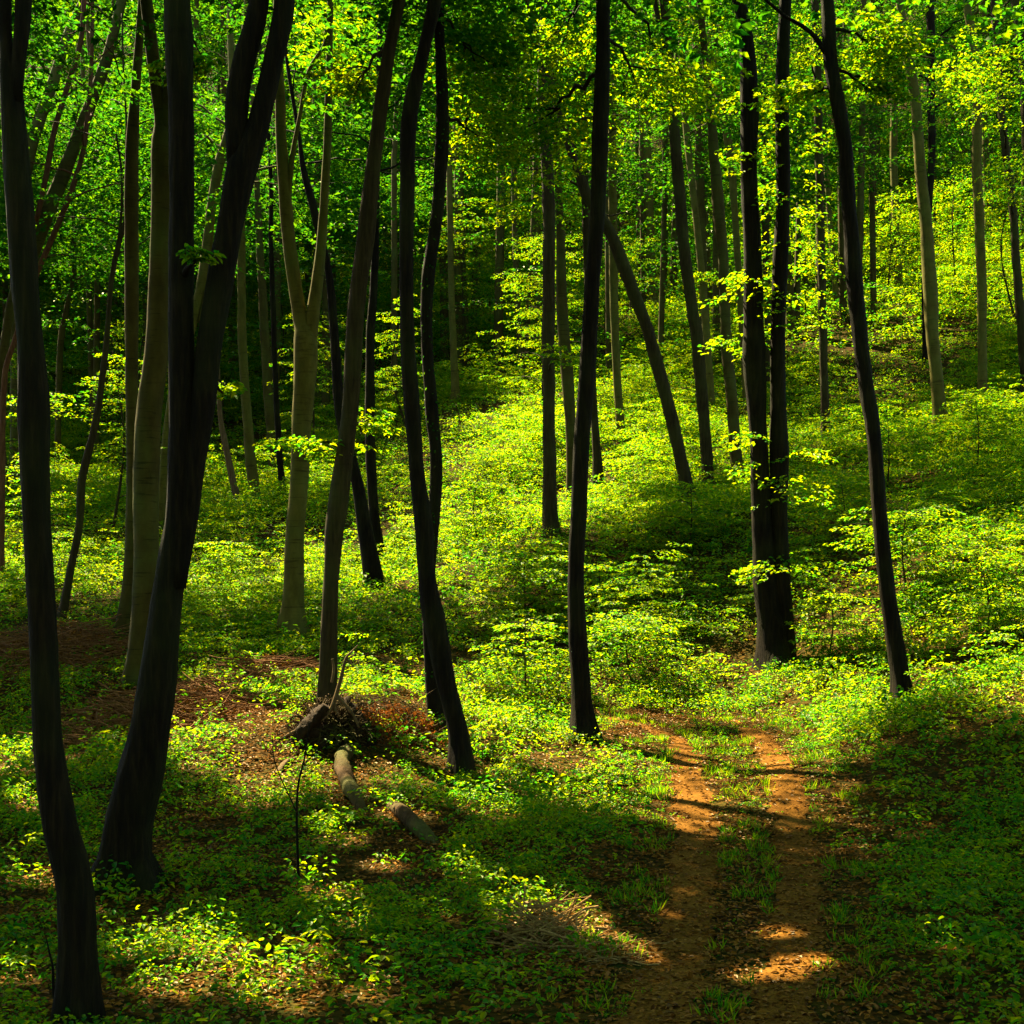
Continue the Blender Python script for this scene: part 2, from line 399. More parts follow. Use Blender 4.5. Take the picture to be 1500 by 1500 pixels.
# ------------------------------------------------------------------ mesh helpers
class Buf:
    """collects quads/tris; build() links ONE mesh object"""
    def __init__(s): s.v = []; s.q = []; s.m = []; s.n = 0; s.sm = []
    def add(s, V, Q, mi=0, smooth=False):
        if len(V) == 0: return
        s.v.append(np.asarray(V, np.float32)); s.q.append(np.asarray(Q, np.int32)+s.n)
        s.m.append(np.full(len(Q), mi, np.int32)); s.sm.append(np.full(len(Q), smooth, bool)); s.n += len(V)
    def build(s, name, mats, parent=None, origin=None, smooth=None):
        V = np.concatenate(s.v); Q = np.concatenate(s.q); mi = np.concatenate(s.m); sm = np.concatenate(s.sm)
        if origin is not None: V = V - np.asarray(origin, np.float32)
        me = bpy.data.meshes.new(name)
        me.vertices.add(len(V)); me.vertices.foreach_set('co', V.ravel())
        me.loops.add(Q.size); me.loops.foreach_set('vertex_index', Q.ravel())
        me.polygons.add(len(Q))
        me.polygons.foreach_set('loop_start', np.arange(0, Q.size, 4, dtype=np.int32))
        if not isinstance(mats, (list, tuple)): mats = [mats]
        for x in mats: me.materials.append(x)
        me.polygons.foreach_set('material_index', mi)
        me.polygons.foreach_set('use_smooth', sm)
        me.update(calc_edges=True)
        o = bpy.data.objects.new(name, me)
        C.objects.link(o)
        if parent is not None: o.parent = parent
        elif origin is not None: o.location = tuple(float(a) for a in origin)
        return o
def tag(o, label=None, cat=None, group=None, kind=None):
    if label: o['label'] = label
    if cat: o['category'] = cat
    if group: o['group'] = group
    if kind: o['kind'] = kind
    return o
def thing(name, label, cat, loc, group=None):
    o = bpy.data.objects.new(name, None)
    C.objects.link(o)
    o.empty_display_size = 0.2
    o.location = tuple(float(a) for a in loc)
    return tag(o, label, cat, group)
def smooth_line(P, n):
    """Catmull-Rom through the rows of P (any width), n samples by chord length"""
    P = np.asarray(P, float)
    if len(P) == 2:
        t = np.linspace(0, 1, n)[:,None]
        return P[0]*(1-t)+P[1]*t
    d = np.r_[0, np.cumsum(np.linalg.norm(np.diff(P[:,:3], axis=0), axis=1)+1e-6)]
    s = np.linspace(0, d[-1], n)
    Q = np.vstack([2*P[0]-P[1], P, 2*P[-1]-P[-2]])
    i = np.clip(np.searchsorted(d, s, side='right')-1, 0, len(P)-2)
    t = ((s-d[i])/(d[i+1]-d[i]))[:,None]
    p0, p1, p2, p3 = Q[i], Q[i+1], Q[i+2], Q[i+3]
    m1 = 0.5*(p2-p0); m2 = 0.5*(p3-p1)
    return (2*t**3-3*t**2+1)*p1+(t**3-2*t**2+t)*m1+(-2*t**3+3*t**2)*p2+(t**3-t**2)*m2
def tube(buf, P, R, sides=12, mi=0, bump=0.05, lobe=None, seed=0, cap=True):
    P = np.asarray(P, float); R = np.asarray(R, float); n = len(P)
    T = np.gradient(P, axis=0); T /= np.linalg.norm(T, axis=1)[:,None]+1e-9
    ref = np.array([0,1.0,0]) if abs(T[:,1]).mean() < 0.75 else np.array([1.0,0,0])
    A = np.cross(T, ref); A /= np.linalg.norm(A, axis=1)[:,None]+1e-9
    B = np.cross(T, A)
    th = np.linspace(0, 2*np.pi, sides, endpoint=False)
    g = np.random.default_rng(seed)
    s = np.r_[0, np.cumsum(np.linalg.norm(np.diff(P, axis=0), axis=1))]
    rr = R[:,None]*(1+0*th[None])
    if bump > 0:
        for k in (1, 2, 3):
            rr *= 1 + bump/k*np.sin(s[:,None]*g.uniform(1.2, 3.5)*k+g.uniform(0, 6)+k*th[None]+g.uniform(0, 6))
        rr *= 1 + bump*0.35*g.standard_normal((n, sides))
    if lobe is not None:
        h, k, ph, amp = lobe
        w = np.exp(-np.maximum(h, 0)/0.45)[:,None]
        rr *= 1 + amp*w*(0.4+1.0*(0.5+0.5*np.cos(k*th[None]+ph))**2+0.2*np.cos(2*th[None]+ph*2.3))
    V = P[:,None]+rr[...,None]*(np.cos(th)[None,:,None]*A[:,None]+np.sin(th)[None,:,None]*B[:,None])
    V = V.reshape(-1, 3)
    i = np.arange(n-1)[:,None]*sides; j = np.arange(sides)[None]; k = (j+1) % sides
    Q = np.stack([i+j, i+k, i+sides+k, i+sides+j], -1).reshape(-1, 4)
    if cap:
        c0 = len(V); V = np.vstack([V, P[0], P[-1]])
        a = np.arange(0, sides, 2); b = (a+1) % sides; c = (a+2) % sides
        Q = np.vstack([Q, np.stack([a, np.full_like(a, c0), c, b], -1),
                       np.stack([(n-1)*sides+a, (n-1)*sides+b, (n-1)*sides+c, np.full_like(a, c0+1)], -1)])
    buf.add(V, Q, mi, True)
def unit(v): return v/(np.linalg.norm(v, axis=-1, keepdims=True)+1e-9)
def leaves(buf, P, D, Nn, S, mi=0, fine=False, width=0.6, fold=0.12):
    """leaf blades: P base, D direction, Nn normal, S length"""
    n = len(P)
    if n == 0: return
    D = unit(D); B = unit(np.cross(Nn, D)); Nn = np.cross(D, B)
    S = np.asarray(S)[:,None]
    w = S*width*0.5
    if not fine:
        V = np.stack([P, P+D*S*0.45+B*w+Nn*S*fold, P+D*S-Nn*S*fold*0.6, P+D*S*0.45-B*w+Nn*S*fold], 1)
        Q = (np.arange(n)*4)[:,None]+np.arange(4)[None]
    else:
        V = np.stack([P, P+D*S*0.30+B*w*0.9+Nn*S*fold, P+D*S*0.68+B*w*0.8+Nn*S*fold*0.8, P+D*S-Nn*S*fold,
                      P+D*S*0.68-B*w*0.8+Nn*S*fold*0.8, P+D*S*0.30-B*w*0.9+Nn*S*fold], 1)
        b = (np.arange(n)*6)[:,None]
        Q = np.concatenate([b+np.array([[0,1,2,3]]), b+np.array([[0,3,4,5]])])
    buf.add(V.reshape(-1, 3), Q, mi, False)
def sprays(buf, O, az, L, leaf, nl=60, droop=0.25, flat=0.35, mi=0, fine=False, rise=0.1, spread=0.42, roll=0.25, cull=False):
    """flat layered beech sprays: a drooping axis with side twigs carrying two rows of leaves"""
    O = np.asarray(O, float); n = len(O)
    if n == 0: return
    az = np.broadcast_to(az, n); L = np.broadcast_to(L, n); leaf = np.broadcast_to(leaf, n)
    dirv = np.stack([np.cos(az), np.sin(az), 0*az], -1)
    lat = np.stack([-np.sin(az), np.cos(az), 0*az], -1)
    K = max(3, int(round(nl**0.5*0.75)))             # twigs per side
    k = rng.integers(0, K, (n, nl)); side = rng.choice([-1.0, 1.0], (n, nl))
    u = (k+0.5+0.3*side)/K
    tl = spread*np.sin(np.pi*np.clip(u*0.85+0.12, 0, 1))**0.8
    s = np.sqrt(rng.random((n, nl)))
    ax = u + 0.75*s*tl*0.8
    la = side*s*tl
    rl = rng.normal(0, roll, n)[:,None]
    h = rise*u - droop*ax**2 - 0.18*s*s*tl + rl*la + rng.normal(0, 0.018, (n, nl))
    Lc = L[:,None,None]
    off = rng.choice([-1.0, 1.0], (n, nl))
    P = O[:,None] + Lc*(ax[...,None]*dirv[:,None] + la[...,None]*lat[:,None]) 
    P[...,2] += L[:,None]*h
    tw = unit(0.75*dirv[:,None]+side[...,None]*lat[:,None])
    pr = np.cross(tw, np.array([0,0,1.0]))
    D = tw*0.7 + off[...,None]*pr*0.7 + rng.normal(0, 0.22, (n, nl, 3)); D[...,2] -= 0.18
    Nn = np.array([0,0,1.0]) + rng.normal(0, flat, (n, nl, 3))
    S = leaf[:,None]*rng.uniform(0.7, 1.25, (n, nl))
    P = P.reshape(-1, 3); D = D.reshape(-1, 3); Nn = Nn.reshape(-1, 3); S = S.ravel()
    if cull:
        k = ~in_fleck(P); P, D, Nn, S = P[k], D[k], Nn[k], S[k]
    leaves(buf, P, D, Nn, S, mi, fine)
def herbs(buf, G, h, leaf, nl=8, mi=0, fine=False, spread=1.4):
    """low plants: leaves held out around a short stem"""
    n = len(G)
    if n == 0: return
    a = rng.uniform(0, 2*np.pi, (n, nl)); r = rng.uniform(0.15, spread, (n, nl))*leaf[:,None]
    hh = h[:,None]*rng.uniform(0.45, 1.0, (n, nl))
    rad = np.stack([np.cos(a), np.sin(a), 0*a], -1)
    P = G[:,None]+rad*r[...,None]; P[...,2] += hh
    D = rad + rng.normal(0, 0.3, (n, nl, 3)); D[...,2] -= 0.25
    Nn = np.array([0,0,1.0])+0.35*rad+rng.normal(0, 0.33, (n, nl, 3))
    S = leaf[:,None]*rng.uniform(0.65, 1.3, (n, nl))
    leaves(buf, P.reshape(-1, 3), D.reshape(-1, 3), Nn.reshape(-1, 3), S.ravel(), mi, fine, width=0.62)
def vnoise(x, y, f, seed):
    g = np.random.default_rng(seed); o = 0*x
    for i in range(5):
        a = g.uniform(0, 2*np.pi); k = f*g.uniform(0.6, 1.7); p = g.uniform(0, 6.28)
        o = o + np.sin((x*np.cos(a)+y*np.sin(a))*k+p+0.8*np.sin((x*np.sin(a)-y*np.cos(a))*k*0.7+p*2))
    return 0.5+0.5*np.clip(o/3.2, -1, 1)

# ------------------------------------------------------------------ the ground
b = Buf()
ys = np.concatenate([np.arange(-14, 6, 1.0), np.arange(6, 30, 0.16), 30*np.exp(np.linspace(0, math.log(195/30.), 150))])
ss = np.linspace(-1, 1, 300); ss = np.sign(ss)*np.abs(ss)**1.15
YY, S_ = np.meshgrid(ys, ss, indexing='ij')
XX = S_*(14+0.62*np.maximum(YY, 0))
ZZ = ground(XX, YY)
nY, nX = XX.shape
i = np.arange(nY-1)[:,None]*nX; j = np.arange(nX-1)[None]
b.add(np.stack([XX, YY, ZZ], -1).reshape(-1, 3), np.stack([i+j, i+j+1, i+nX+j+1, i+nX+j], -1).reshape(-1, 4), 0, True)
g = b.build("forest_floor", M['ground']); tag(g, kind='structure')

RUTS = [
 [(880,1050,10),(915,1057,16),(955,1070,20),(992,1085,30),(1008,1130,46),(1015,1180,56),(1018,1250,68),(1012,1330,84),(990,1420,104),(965,1510,124),(940,1650,150)],
 [(1075,1056,12),(1095,1068,26),(1120,1090,42),(1143,1130,48),(1158,1180,54),(1168,1250,64),(1172,1320,72),(1162,1400,88),(1142,1500,108),(1120,1650,140)]]
rut_pts = []
b = Buf()
for R in RUTS:
    R = np.array(R, float)
    D = cast(R[:,0], R[:,1]); P = unproj(R[:,0], R[:,1], D)
    line = smooth_line(np.c_[P, R[:,2]*D/F], 160)
    T = unit(np.gradient(line[:,:2], axis=0)); nrm = np.stack([-T[:,1], T[:,0]], -1)
    u = np.linspace(-0.5, 0.5, 11)
    edge = 1+0.18*np.sin(np.arange(160)*0.9)[:,None]*(u > 0)+0.18*np.sin(np.arange(160)*0.7+2)[:,None]*(u < 0)+0.28*rng.standard_normal((160, 11))*(abs(u) > 0.45)
    xy = line[:,None,:2]+nrm[:,None]*(u[None]*edge*line[:,3:4])[...,None]
    z = ground(xy[...,0], xy[...,1])+0.016-0.012*np.where(abs(u) > 0.45, 1, 0)[None]
    V = np.concatenate([xy, z[...,None]], -1).reshape(-1, 3)
    i = np.arange(159)[:,None]*11; j = np.arange(10)[None]
    b.add(V, np.stack([i+j, i+j+1, i+12+j, i+11+j], -1).reshape(-1, 4), 0, True)
    rut_pts.append(line)
tag(b.build("dirt_path", M['path']), kind='structure')
RP = np.concatenate(rut_pts)
def rut_distance(x, y):
    """distance beyond the edge of the nearest wheel rut"""
    out = np.full(len(x), 99.0)
    near = (y < 27) & (y > 2) & (abs(x) < 12)
    idx = np.nonzero(near)[0]
    for c in np.array_split(idx, max(1, len(idx)//20000)):
        d = np.sqrt((x[c][:,None]-RP[None,:,0])**2+(y[c][:,None]-RP[None,:,1])**2)-RP[None,:,3]*0.5
        out[c] = d.min(1)
    return out

# ------------------------------------------------------------------ the trees of the photo
# stems are traced top to base as (x, y, width) in photo pixels and stand at the distance of their own base on the ground
TREES = [
 dict(k='t1', bark='dark', H=17, label="thin black trunk curving down in front of everything, forked at its top",
   main=[(6,0,20),(9,67,18),(14,100,28),(20,200,36),(28,300,40),(35,400,40),(45,500,37),(50,600,45),(51,733,39),(57,833,40),(67,1000,41),(72,1100,42),(87,1200,47),(108,1300,46),(113,1400,43),(114,1497,46)],
   limbs=[[(35,-20,24),(32,40,23),(27,90,20),(22,150,18)]]),
 dict(k='t2', bark='dark', H=26, label="massive black twin trunk with flared foot, splitting low into two leaning stems", lobe=0.9,
   main=[(264,0,38),(266,60,40),(268,170,36),(269,330,36),(268,500,37),(264,733,38),(252,833,42),(230,1000,54),(218,1067,57),(206,1133,62),(190,1200,60),(185,1250,56),(184,1300,70)],
   limbs=[[(422,-10,28),(418,30,30),(402,100,29),(377,200,33),(357,250,44),(340,333,38),(325,417,39),(309,500,38),(298,600,34),(288,667,32),(276,760,30),(258,860,30)],
          [(385,-10,28),(377,40,30),(360,100,33),(349,170,34),(350,240,30)]]),
 dict(k='t3', bark='olive', H=25, label="brownish beech trunk forking high, standing close behind the massive black twin trunk",
   main=[(208,-5,18),(216,60,19),(224,120,18),(231,170,20),(233,215,34),(232,333,31),(227,500,34),(216,600,37),(213,733,37),(213,833,36),(207,933,34),(199,1000,30)],
   limbs=[[(243,60,12),(241,120,15),(237,180,17),(234,230,16)]]),
 dict(k='t3b', bark='olive', H=23, label="slender dark beech showing along the edge of the brownish forked beech, its foot leaning out",
   main=[(222,-5,10),(214,90,12),(208,160,14),(203,240,19),(200,400,20),(198,560,18),(196,700,18),(192,830,20),(185,890,20),(176,948,18)]),
 dict(k='t4', bark='pale', H=23, label="pale curved beech with a narrow fork, passing behind the leaning black stem",
   main=[(352,-5,10),(350,50,13),(338,140,13),(325,190,13),(312,240,15),(302,310,14),(294,390,16),(280,460,15),(254,560,15),(241,670,13),(236,775,11)],
   limbs=[[(318,300,6),(310,380,9),(299,430,10),(290,470,9)]]),
 dict(k='lb', bark='olive', H=23, label="pale beech leaning strongly outward behind the thin black trunk, bare lower stem",
   main=[(170,-10,14),(147,83,16),(117,167,18),(90,240,20),(62,310,22),(46,360,18),(30,400,16),(13,440,15),(3,500,13),(-6,580,14),(-15,700,15),(-18,830,18)]),
 dict(k='la', bark='olive', H=18, label="leaning mossy beech stem of the slanting pair behind the thin black trunk",
   main=[(137,-5,9),(110,50,14),(87,117,15),(63,183,17),(46,240,17),(34,330,17),(26,430,17),(24,560,15),(22,715,16)]),
 dict(k='lc', bark='red', H=16, label="thin reddish crooked trunk crossing the slanting pale beeches",
   main=[(146,-5,5),(142,117,6),(135,190,7),(128,233,7),(113,283,8),(80,360,8),(57,413,8),(27,500,8),(10,560,8),(4,700,9),(2,850,9)],
   limbs=[[(134,0,7),(128,70,7),(110,130,7),(88,200,8),(76,260,8),(60,330,7)]]),
 dict(k='ld', bark='brown', H=14, label="thin dark crooked sapling trunk standing alone in dim hollow above the brush heap",
   main=[(163,150,3),(166,240,4),(177,277,5),(163,317,7),(150,383,8),(146,433,7),(143,500,9),(137,583,10),(130,633,11),(117,700,12),(115,767,11),(103,833,11),(92,903,11)],
   limbs=[[(148,170,3),(158,230,4),(160,290,4),(157,340,5)],[(176,200,3),(178,260,4),(172,300,5),(160,335,5)]]),
 dict(k='t5', bark='pale', H=26, label="pale olive beech with flared rooty foot, forked into a narrow V at mid height", lobe=0.35,
   main=[(404,-5,13),(405,80,14),(408,140,15),(410,200,16),(417,300,19),(428,400,20),(440,470,22),(447,500,35),(441,633,28),(436,733,27),(431,800,28),(430,867,30),(429,905,34),(429,933,42)],
   limbs=[[(482,-5,9),(481,50,9),(480,120,11),(478,200,12),(473,300,13),(465,400,17),(457,460,20),(450,520,20)],
          [(476,35,4),(473,60,5),(450,100,6),(437,167,6),(426,227,8),(420,290,8)]]),
 dict(k='t6', bark='brown', H=26, label="slim brown beech leaning gently, rising out of the torn root plate and dead branches",
   main=[(594,-5,18),(588,25,18),(576,83,18),(562,170,20),(553,233,21),(542,333,25),(528,430,25),(522,500,25),(513,617,24),(502,700,28),(491,770,28),(487,833,23),(482,920,24),(480,1000,25),(480,1052,26)],
   limbs=[[(556,200,4),(552,260,6),(548,330,8),(540,400,8),(531,470,7)]]),
 dict(k='t7', bark='dark', H=17, label="dark kinked trunk bent like an elbow behind the slim brown beech",
   main=[(433,190,6),(440,240,9),(455,295,12),(464,335,11),(474,370,10),(480,405,11),(484,450,13),(489,510,14),(497,600,16),(508,650,17),(522,705,17),(533,767,22),(543,817,24),(552,862,22)]),
 dict(k='t8', bark='dark', H=18, label="straight dark trunk close beside the kinked trunk, foot in sunlit leaves",
   main=[(552,150,8),(549,300,10),(546,420,12),(541,500,13),(542,633,15),(546,733,15),(553,790,16),(561,832,17)]),
 dict(k='t9a', bark='dark', H=25, label="big black trunk bowed sideways before the sunlit slope, shadowing its own second stem",
   main=[(644,-5,21),(638,40,20),(624,100,18),(603,200,23),(600,300,21),(599,380,20),(599,500,21),(606,600,23),(612,700,22),(623,783,27),(625,833,25),(634,900,32),(654,1000,28),(671,1067,27),(676,1132,32)]),
 dict(k='t9b', bark='dark', H=23, label="ivy-flecked dark trunk crossing behind the big bowed black trunk",
   main=[(644,60,15),(646,100,17),(647,200,20),(641,300,18),(627,400,19),(625,500,17),(632,600,19),(639,667,18),(637,733,18),(632,800,17),(628,870,18),(629,930,20),(633,1000,20),(641,1070,24)]),
 dict(k='t10', bark='dark', H=25, label="dark smooth trunk with a slight kink beside the track, foot in bright plants", lobe=0.3,
   main=[(882,-5,20),(882,60,20),(880,167,24),(873,333,22),(862,500,23),(856,600,24),(851,667,24),(848,733,23),(844,833,24),(846,930,27),(850,1000,27),(853,1040,30),(858,1085,40)]),
 dict(k='t11', bark='brown', H=16, label="leaning brown trunk slanting over the sunlit slope like a fallen prop",
   main=[(833,235,12),(845,265,14),(858,300,16),(890,350,16),(912,400,19),(931,450,18),(944,480,17),(960,530,19),(975,585,19),(990,640,19),(1003,700,18),(1011,742,19)]),
 dict(k='t12', bark='brown', H=23, label="upright brown trunk, stouter of the close pair rising from bright shrubs",
   main=[(797,200,17),(802,260,18),(804,333,18),(804,420,18),(803,500,19),(804,600,18),(805,700,20),(807,783,22)]),
 dict(k='t13', bark='olive', H=23, label="olive trunk paired with the upright brown trunk, slightly tilted",
   main=[(814,200,10),(818,270,10),(821,350,13),(824,467,17),(832,560,18),(836,640,15),(838,730,15)]),
 dict(k='t14', bark='brown', H=18, label="thin dark trunk half hidden behind the smooth kinked trunk beside the track",
   main=[(854,110,9),(856,200,10),(858,300,11),(861,400,11),(866,500,11),(870,600,11),(874,660,13),(878,716,15)]),
 dict(k='t15', bark='pale', H=25, label="pale straight trunk standing just behind the dark smooth trunk, upslope",
   main=[(896,100,11),(896,200,12),(897,333,13),(899,430,13),(901,500,12),(905,570,12),(910,642,13)]),
 dict(k='t16a', bark='pale', H=26, label="slimmest of the pale trunk trio far up the shaded slope",
   main=[(943,100,8),(941,200,8),(938,330,9),(938,438,10)]),
 dict(k='t16b', bark='pale', H=26, label="stoutest of the pale trunk trio far up the shaded slope",
   main=[(940,10,9),(944,80,10),(948,200,12),(953,330,12),(957,449,13)]),
 dict(k='t16c', bark='olive', H=26, label="middle trunk of the pale trio far up the shaded slope, mostly overlapped",
   main=[(934,150,8),(942,250,8),(947,350,8),(949,440,9)]),
 dict(k='t17', bark='brown', H=25, label="dark tilted trunk rising beside the leaning brown trunk, foot in the bright shrubs",
   main=[(958,-5,12),(968,30,14),(975,100,13),(985,220,16),(994,320,17),(1003,400,17),(1012,460,17),(1020,500,18),(1029,600,17),(1040,717,17)],
   limbs=[[(950,-10,7),(957,40,7),(970,90,8)]]),
 dict(k='l1', bark='pale', H=25, label="thin pale trunk against the dark tilted trunk, running nearly parallel to it",
   main=[(1000,60,9),(1003,130,10),(1008,200,10),(1015,270,10),(1022,330,10),(1030,420,11),(1036,500,11),(1042,600,11)]),
 dict(k='l2', bark='olive', H=25, label="upright grey-green trunk in the cluster beside the wavy pale trunk",
   main=[(1022,60,12),(1025,150,12),(1026,260,13),(1030,380,12),(1034,480,12),(1038,582,12)]),
 dict(k='l3', bark='olive', H=25, label="sturdy olive trunk with its foot in shade beside the big rough double trunk",
   main=[(1030,40,10),(1037,110,11),(1043,170,13),(1053,300,18),(1060,380,15),(1064,500,16),(1070,560,17),(1076,640,17),(1083,724,18)]),
 dict(k='l4', bark='pale', H=25, label="wavy pale trunk snaking down behind the big rough double trunk",
   main=[(1009,-5,14),(1016,30,15),(1028,60,16),(1043,105,14),(1055,167,12),(1068,233,12),(1075,320,10),(1082,420,10),(1088,500,10),(1094,590,10)]),
 dict(k='t19', bark='dark', H=26, label="big rough double trunk joined at the foot, sprouting yellow-lit leaves along its slimmer stem", lobe=0.5, wid=1.17,
   main=[(1068,-5,13),(1071,17,14),(1084,67,17),(1091,167,22),(1090,267,20),(1096,367,22),(1100,483,25),(1101,520,29),(1108,633,22),(1115,767,26),(1123,860,30),(1132,920,34),(1137,972,38)],
   limbs=[[(1143,-5,14),(1140,33,15),(1137,167,17),(1140,300,17),(1137,400,19),(1134,500,18),(1137,600,20),(1140,667,24),(1140,767,21),(1145,867,24),(1150,930,26),(1152,980,30)]]),
 dict(k='t19c', bark='brown', H=23, label="thin trunk seen in the gap between the stems of the big rough double trunk",
   main=[(1121,45,10),(1121,200,11),(1122,320,11),(1125,450,11),(1128,570,11)]),
 dict(k='t20', bark='brown', H=26, label="slim brown trunk straight as a pole between the rough double and tall black trunks",
   main=[(1195,-5,11),(1197,60,11),(1199,133,12),(1201,267,12),(1204,400,12),(1206,500,12),(1208,580,12),(1211,647,13)]),
 dict(k='t21', bark='pale', H=25, label="thin pale trunk high on the lit slope next to the pole-straight brown trunk",
   main=[(1208,60,6),(1212,200,8),(1217,320,8),(1222,400,8),(1227,452,9)]),
 dict(k='t21b', bark='olive', H=25, label="short-looking pale trunk high on the slope, brushing the tall black trunk",
   main=[(1234,220,9),(1237,300,9),(1240,370,10),(1244,428,11)]),
 dict(k='t22', bark='dark', H=25, label="tall black curved trunk standing on the bright bank beside the track", lobe=0.3,
   main=[(1226,-5,20),(1228,67,21),(1238,133,21),(1248,200,21),(1251,267,21),(1256,333,22),(1260,400,25),(1268,500,22),(1276,580,22),(1283,633,21),(1291,767,22),(1301,867,23),(1312,940,24),(1320,1000,25),(1324,1035,33)],
   limbs=[[(1150,-8,5),(1163,3,5),(1185,15,6),(1205,32,7),(1224,62,9)]]),
 dict(k='t23', bark='olive', H=25, label="slender olive stem running up close behind the tall black curved trunk",
   main=[(1273,30,9),(1271,120,9),(1268,220,10),(1265,290,10),(1262,360,11),(1258,430,10),(1258,542,10)]),
 dict(k='t24', bark='pale', H=25, label="knotty pale trunk far up the lit slope, partly veiled by leaf layers",
   main=[(1316,20,10),(1314,90,10),(1312,167,11),(1311,230,11),(1312,300,11),(1314,370,11),(1317,420,13)]),
 dict(k='t25', bark='pale', H=26, label="stout pale olive beech on the upper bank, leaning away from the tall black trunk",
   main=[(1322,-5,11),(1326,30,13),(1332,67,15),(1345,150,15),(1350,233,16),(1359,333,18),(1364,433,21),(1367,500,18),(1373,560,18),(1380,630,20)]),
 dict(k='t26', bark='dark', H=25, label="slim dark trunk hugging the shaded side of the stout pale olive beech",
   main=[(1363,-5,12),(1364,70,12),(1364,130,12),(1365,230,10),(1359,333,9),(1354,430,8),(1357,530,9)]),
 dict(k='t27', bark='pale', H=26, label="pale slim wavy beech alone on the upper bank with dark branch scars",
   main=[(1408,-5,8),(1412,25,11),(1421,67,13),(1428,133,13),(1427,233,14),(1432,333,14),(1437,433,14),(1438,500,13),(1440,615,15)]),
 dict(k='t28', bark='pale', H=25, label="small pale trunk in the sunlit gap beyond the slim wavy beech",
   main=[(1444,120,9),(1446,220,10),(1447,300,11),(1451,392,13)]),
 dict(k='t29', bark='brown', H=26, label="dark tilted trunk slipping out of view over the upper bank",
   main=[(1453,-5,10),(1458,67,10),(1463,133,11),(1469,200,11),(1482,300,11),(1489,400,12),(1498,500,14),(1505,600,15)]),
 dict(k='t30', bark='brown', H=26, label="stout dark trunk beyond the dark tilted one at the far edge of the upper bank",
   main=[(1474,-5,18),(1482,40,17),(1490,100,16),(1497,200,16),(1505,300,15),(1515,450,15),(1522,560,15)]),
 dict(k='t31', bark='pale', H=25, label="pale straight trunk of the distant pair in dim dell behind the ivy-flecked trunk",
   main=[(657,180,9),(659,260,9),(661,400,9),(664,500,10),(668,592,13)]),
 dict(k='t31b', bark='olive', H=25, label="dimmer trunk of the distant pair in dim dell behind the ivy-flecked trunk",
   main=[(673,200,8),(675,280,9),(676,400,10),(678,500,9),(681,550,10)]),
 dict(k='t32', bark='olive', H=25, label="lone slim trunk standing in dim dell before the bright yellow sapling",
   main=[(751,130,7),(752,220,8),(755,350,9),(758,450,9),(762,520,9),(765,567,10)]),
 dict(k='t33', bark='pale', H=25, label="thick pale trunk top showing above the bright yellow sapling",
   main=[(779,170,10),(783,250,12),(785,310,12),(787,400,12),(789,520,13)]),
 dict(k='t35', bark='pale', H=25, label="pale slim trunk of the dim wood between the leaning black stem and the forked beech",
   main=[(356,280,12),(357,380,12),(357,500,13),(362,600,14),(368,680,16),(375,745,16)]),
 dict(k='t36', bark='dead', H=9, label="dead thin leaning stem propped in dim undergrowth next to the leaning black stem",
   main=[(318,500,4),(322,600,7),(330,650,9),(340,700,10),(352,750,10)]),
 dict(k='t37', bark='olive', H=25, label="olive trunk, thicker of the dim pair close to the forked pale beech",
   main=[(374,280,9),(379,370,11),(387,500,14),(393,590,14),(398,650,13),(402,702,13)]),
 dict(k='t38', bark='dark', H=23, label="narrow dark trunk, thinner of the dim pair close to the forked pale beech",
   main=[(398,360,7),(401,460,8),(404,560,8),(408,640,9),(415,737,10)]),
 dict(k='t39', bark='olive', H=25, label="faint far trunk in the gap between the brown leaning beech and the bowed black trunk",
   main=[(576,240,8),(577,380,9),(577,500,9),(580,602,10)]),
 dict(k='t40', bark='olive', H=18, label="thin faint trunk in the dim wood behind the crooked sapling trunk",
   main=[(110,300,5),(112,390,6),(101,450,8),(91,500,9),(86,600,9),(84,690,9)]),
]
FRAME_TOP = 0
trees = {}
def stem3d(line, D, lean, top_extra=0.0):
    line = np.array(line, float)
    P = unproj(line[:,0], line[:,1], D+0*line[:,0])
    return P, line[:,2]*D/F*0.5
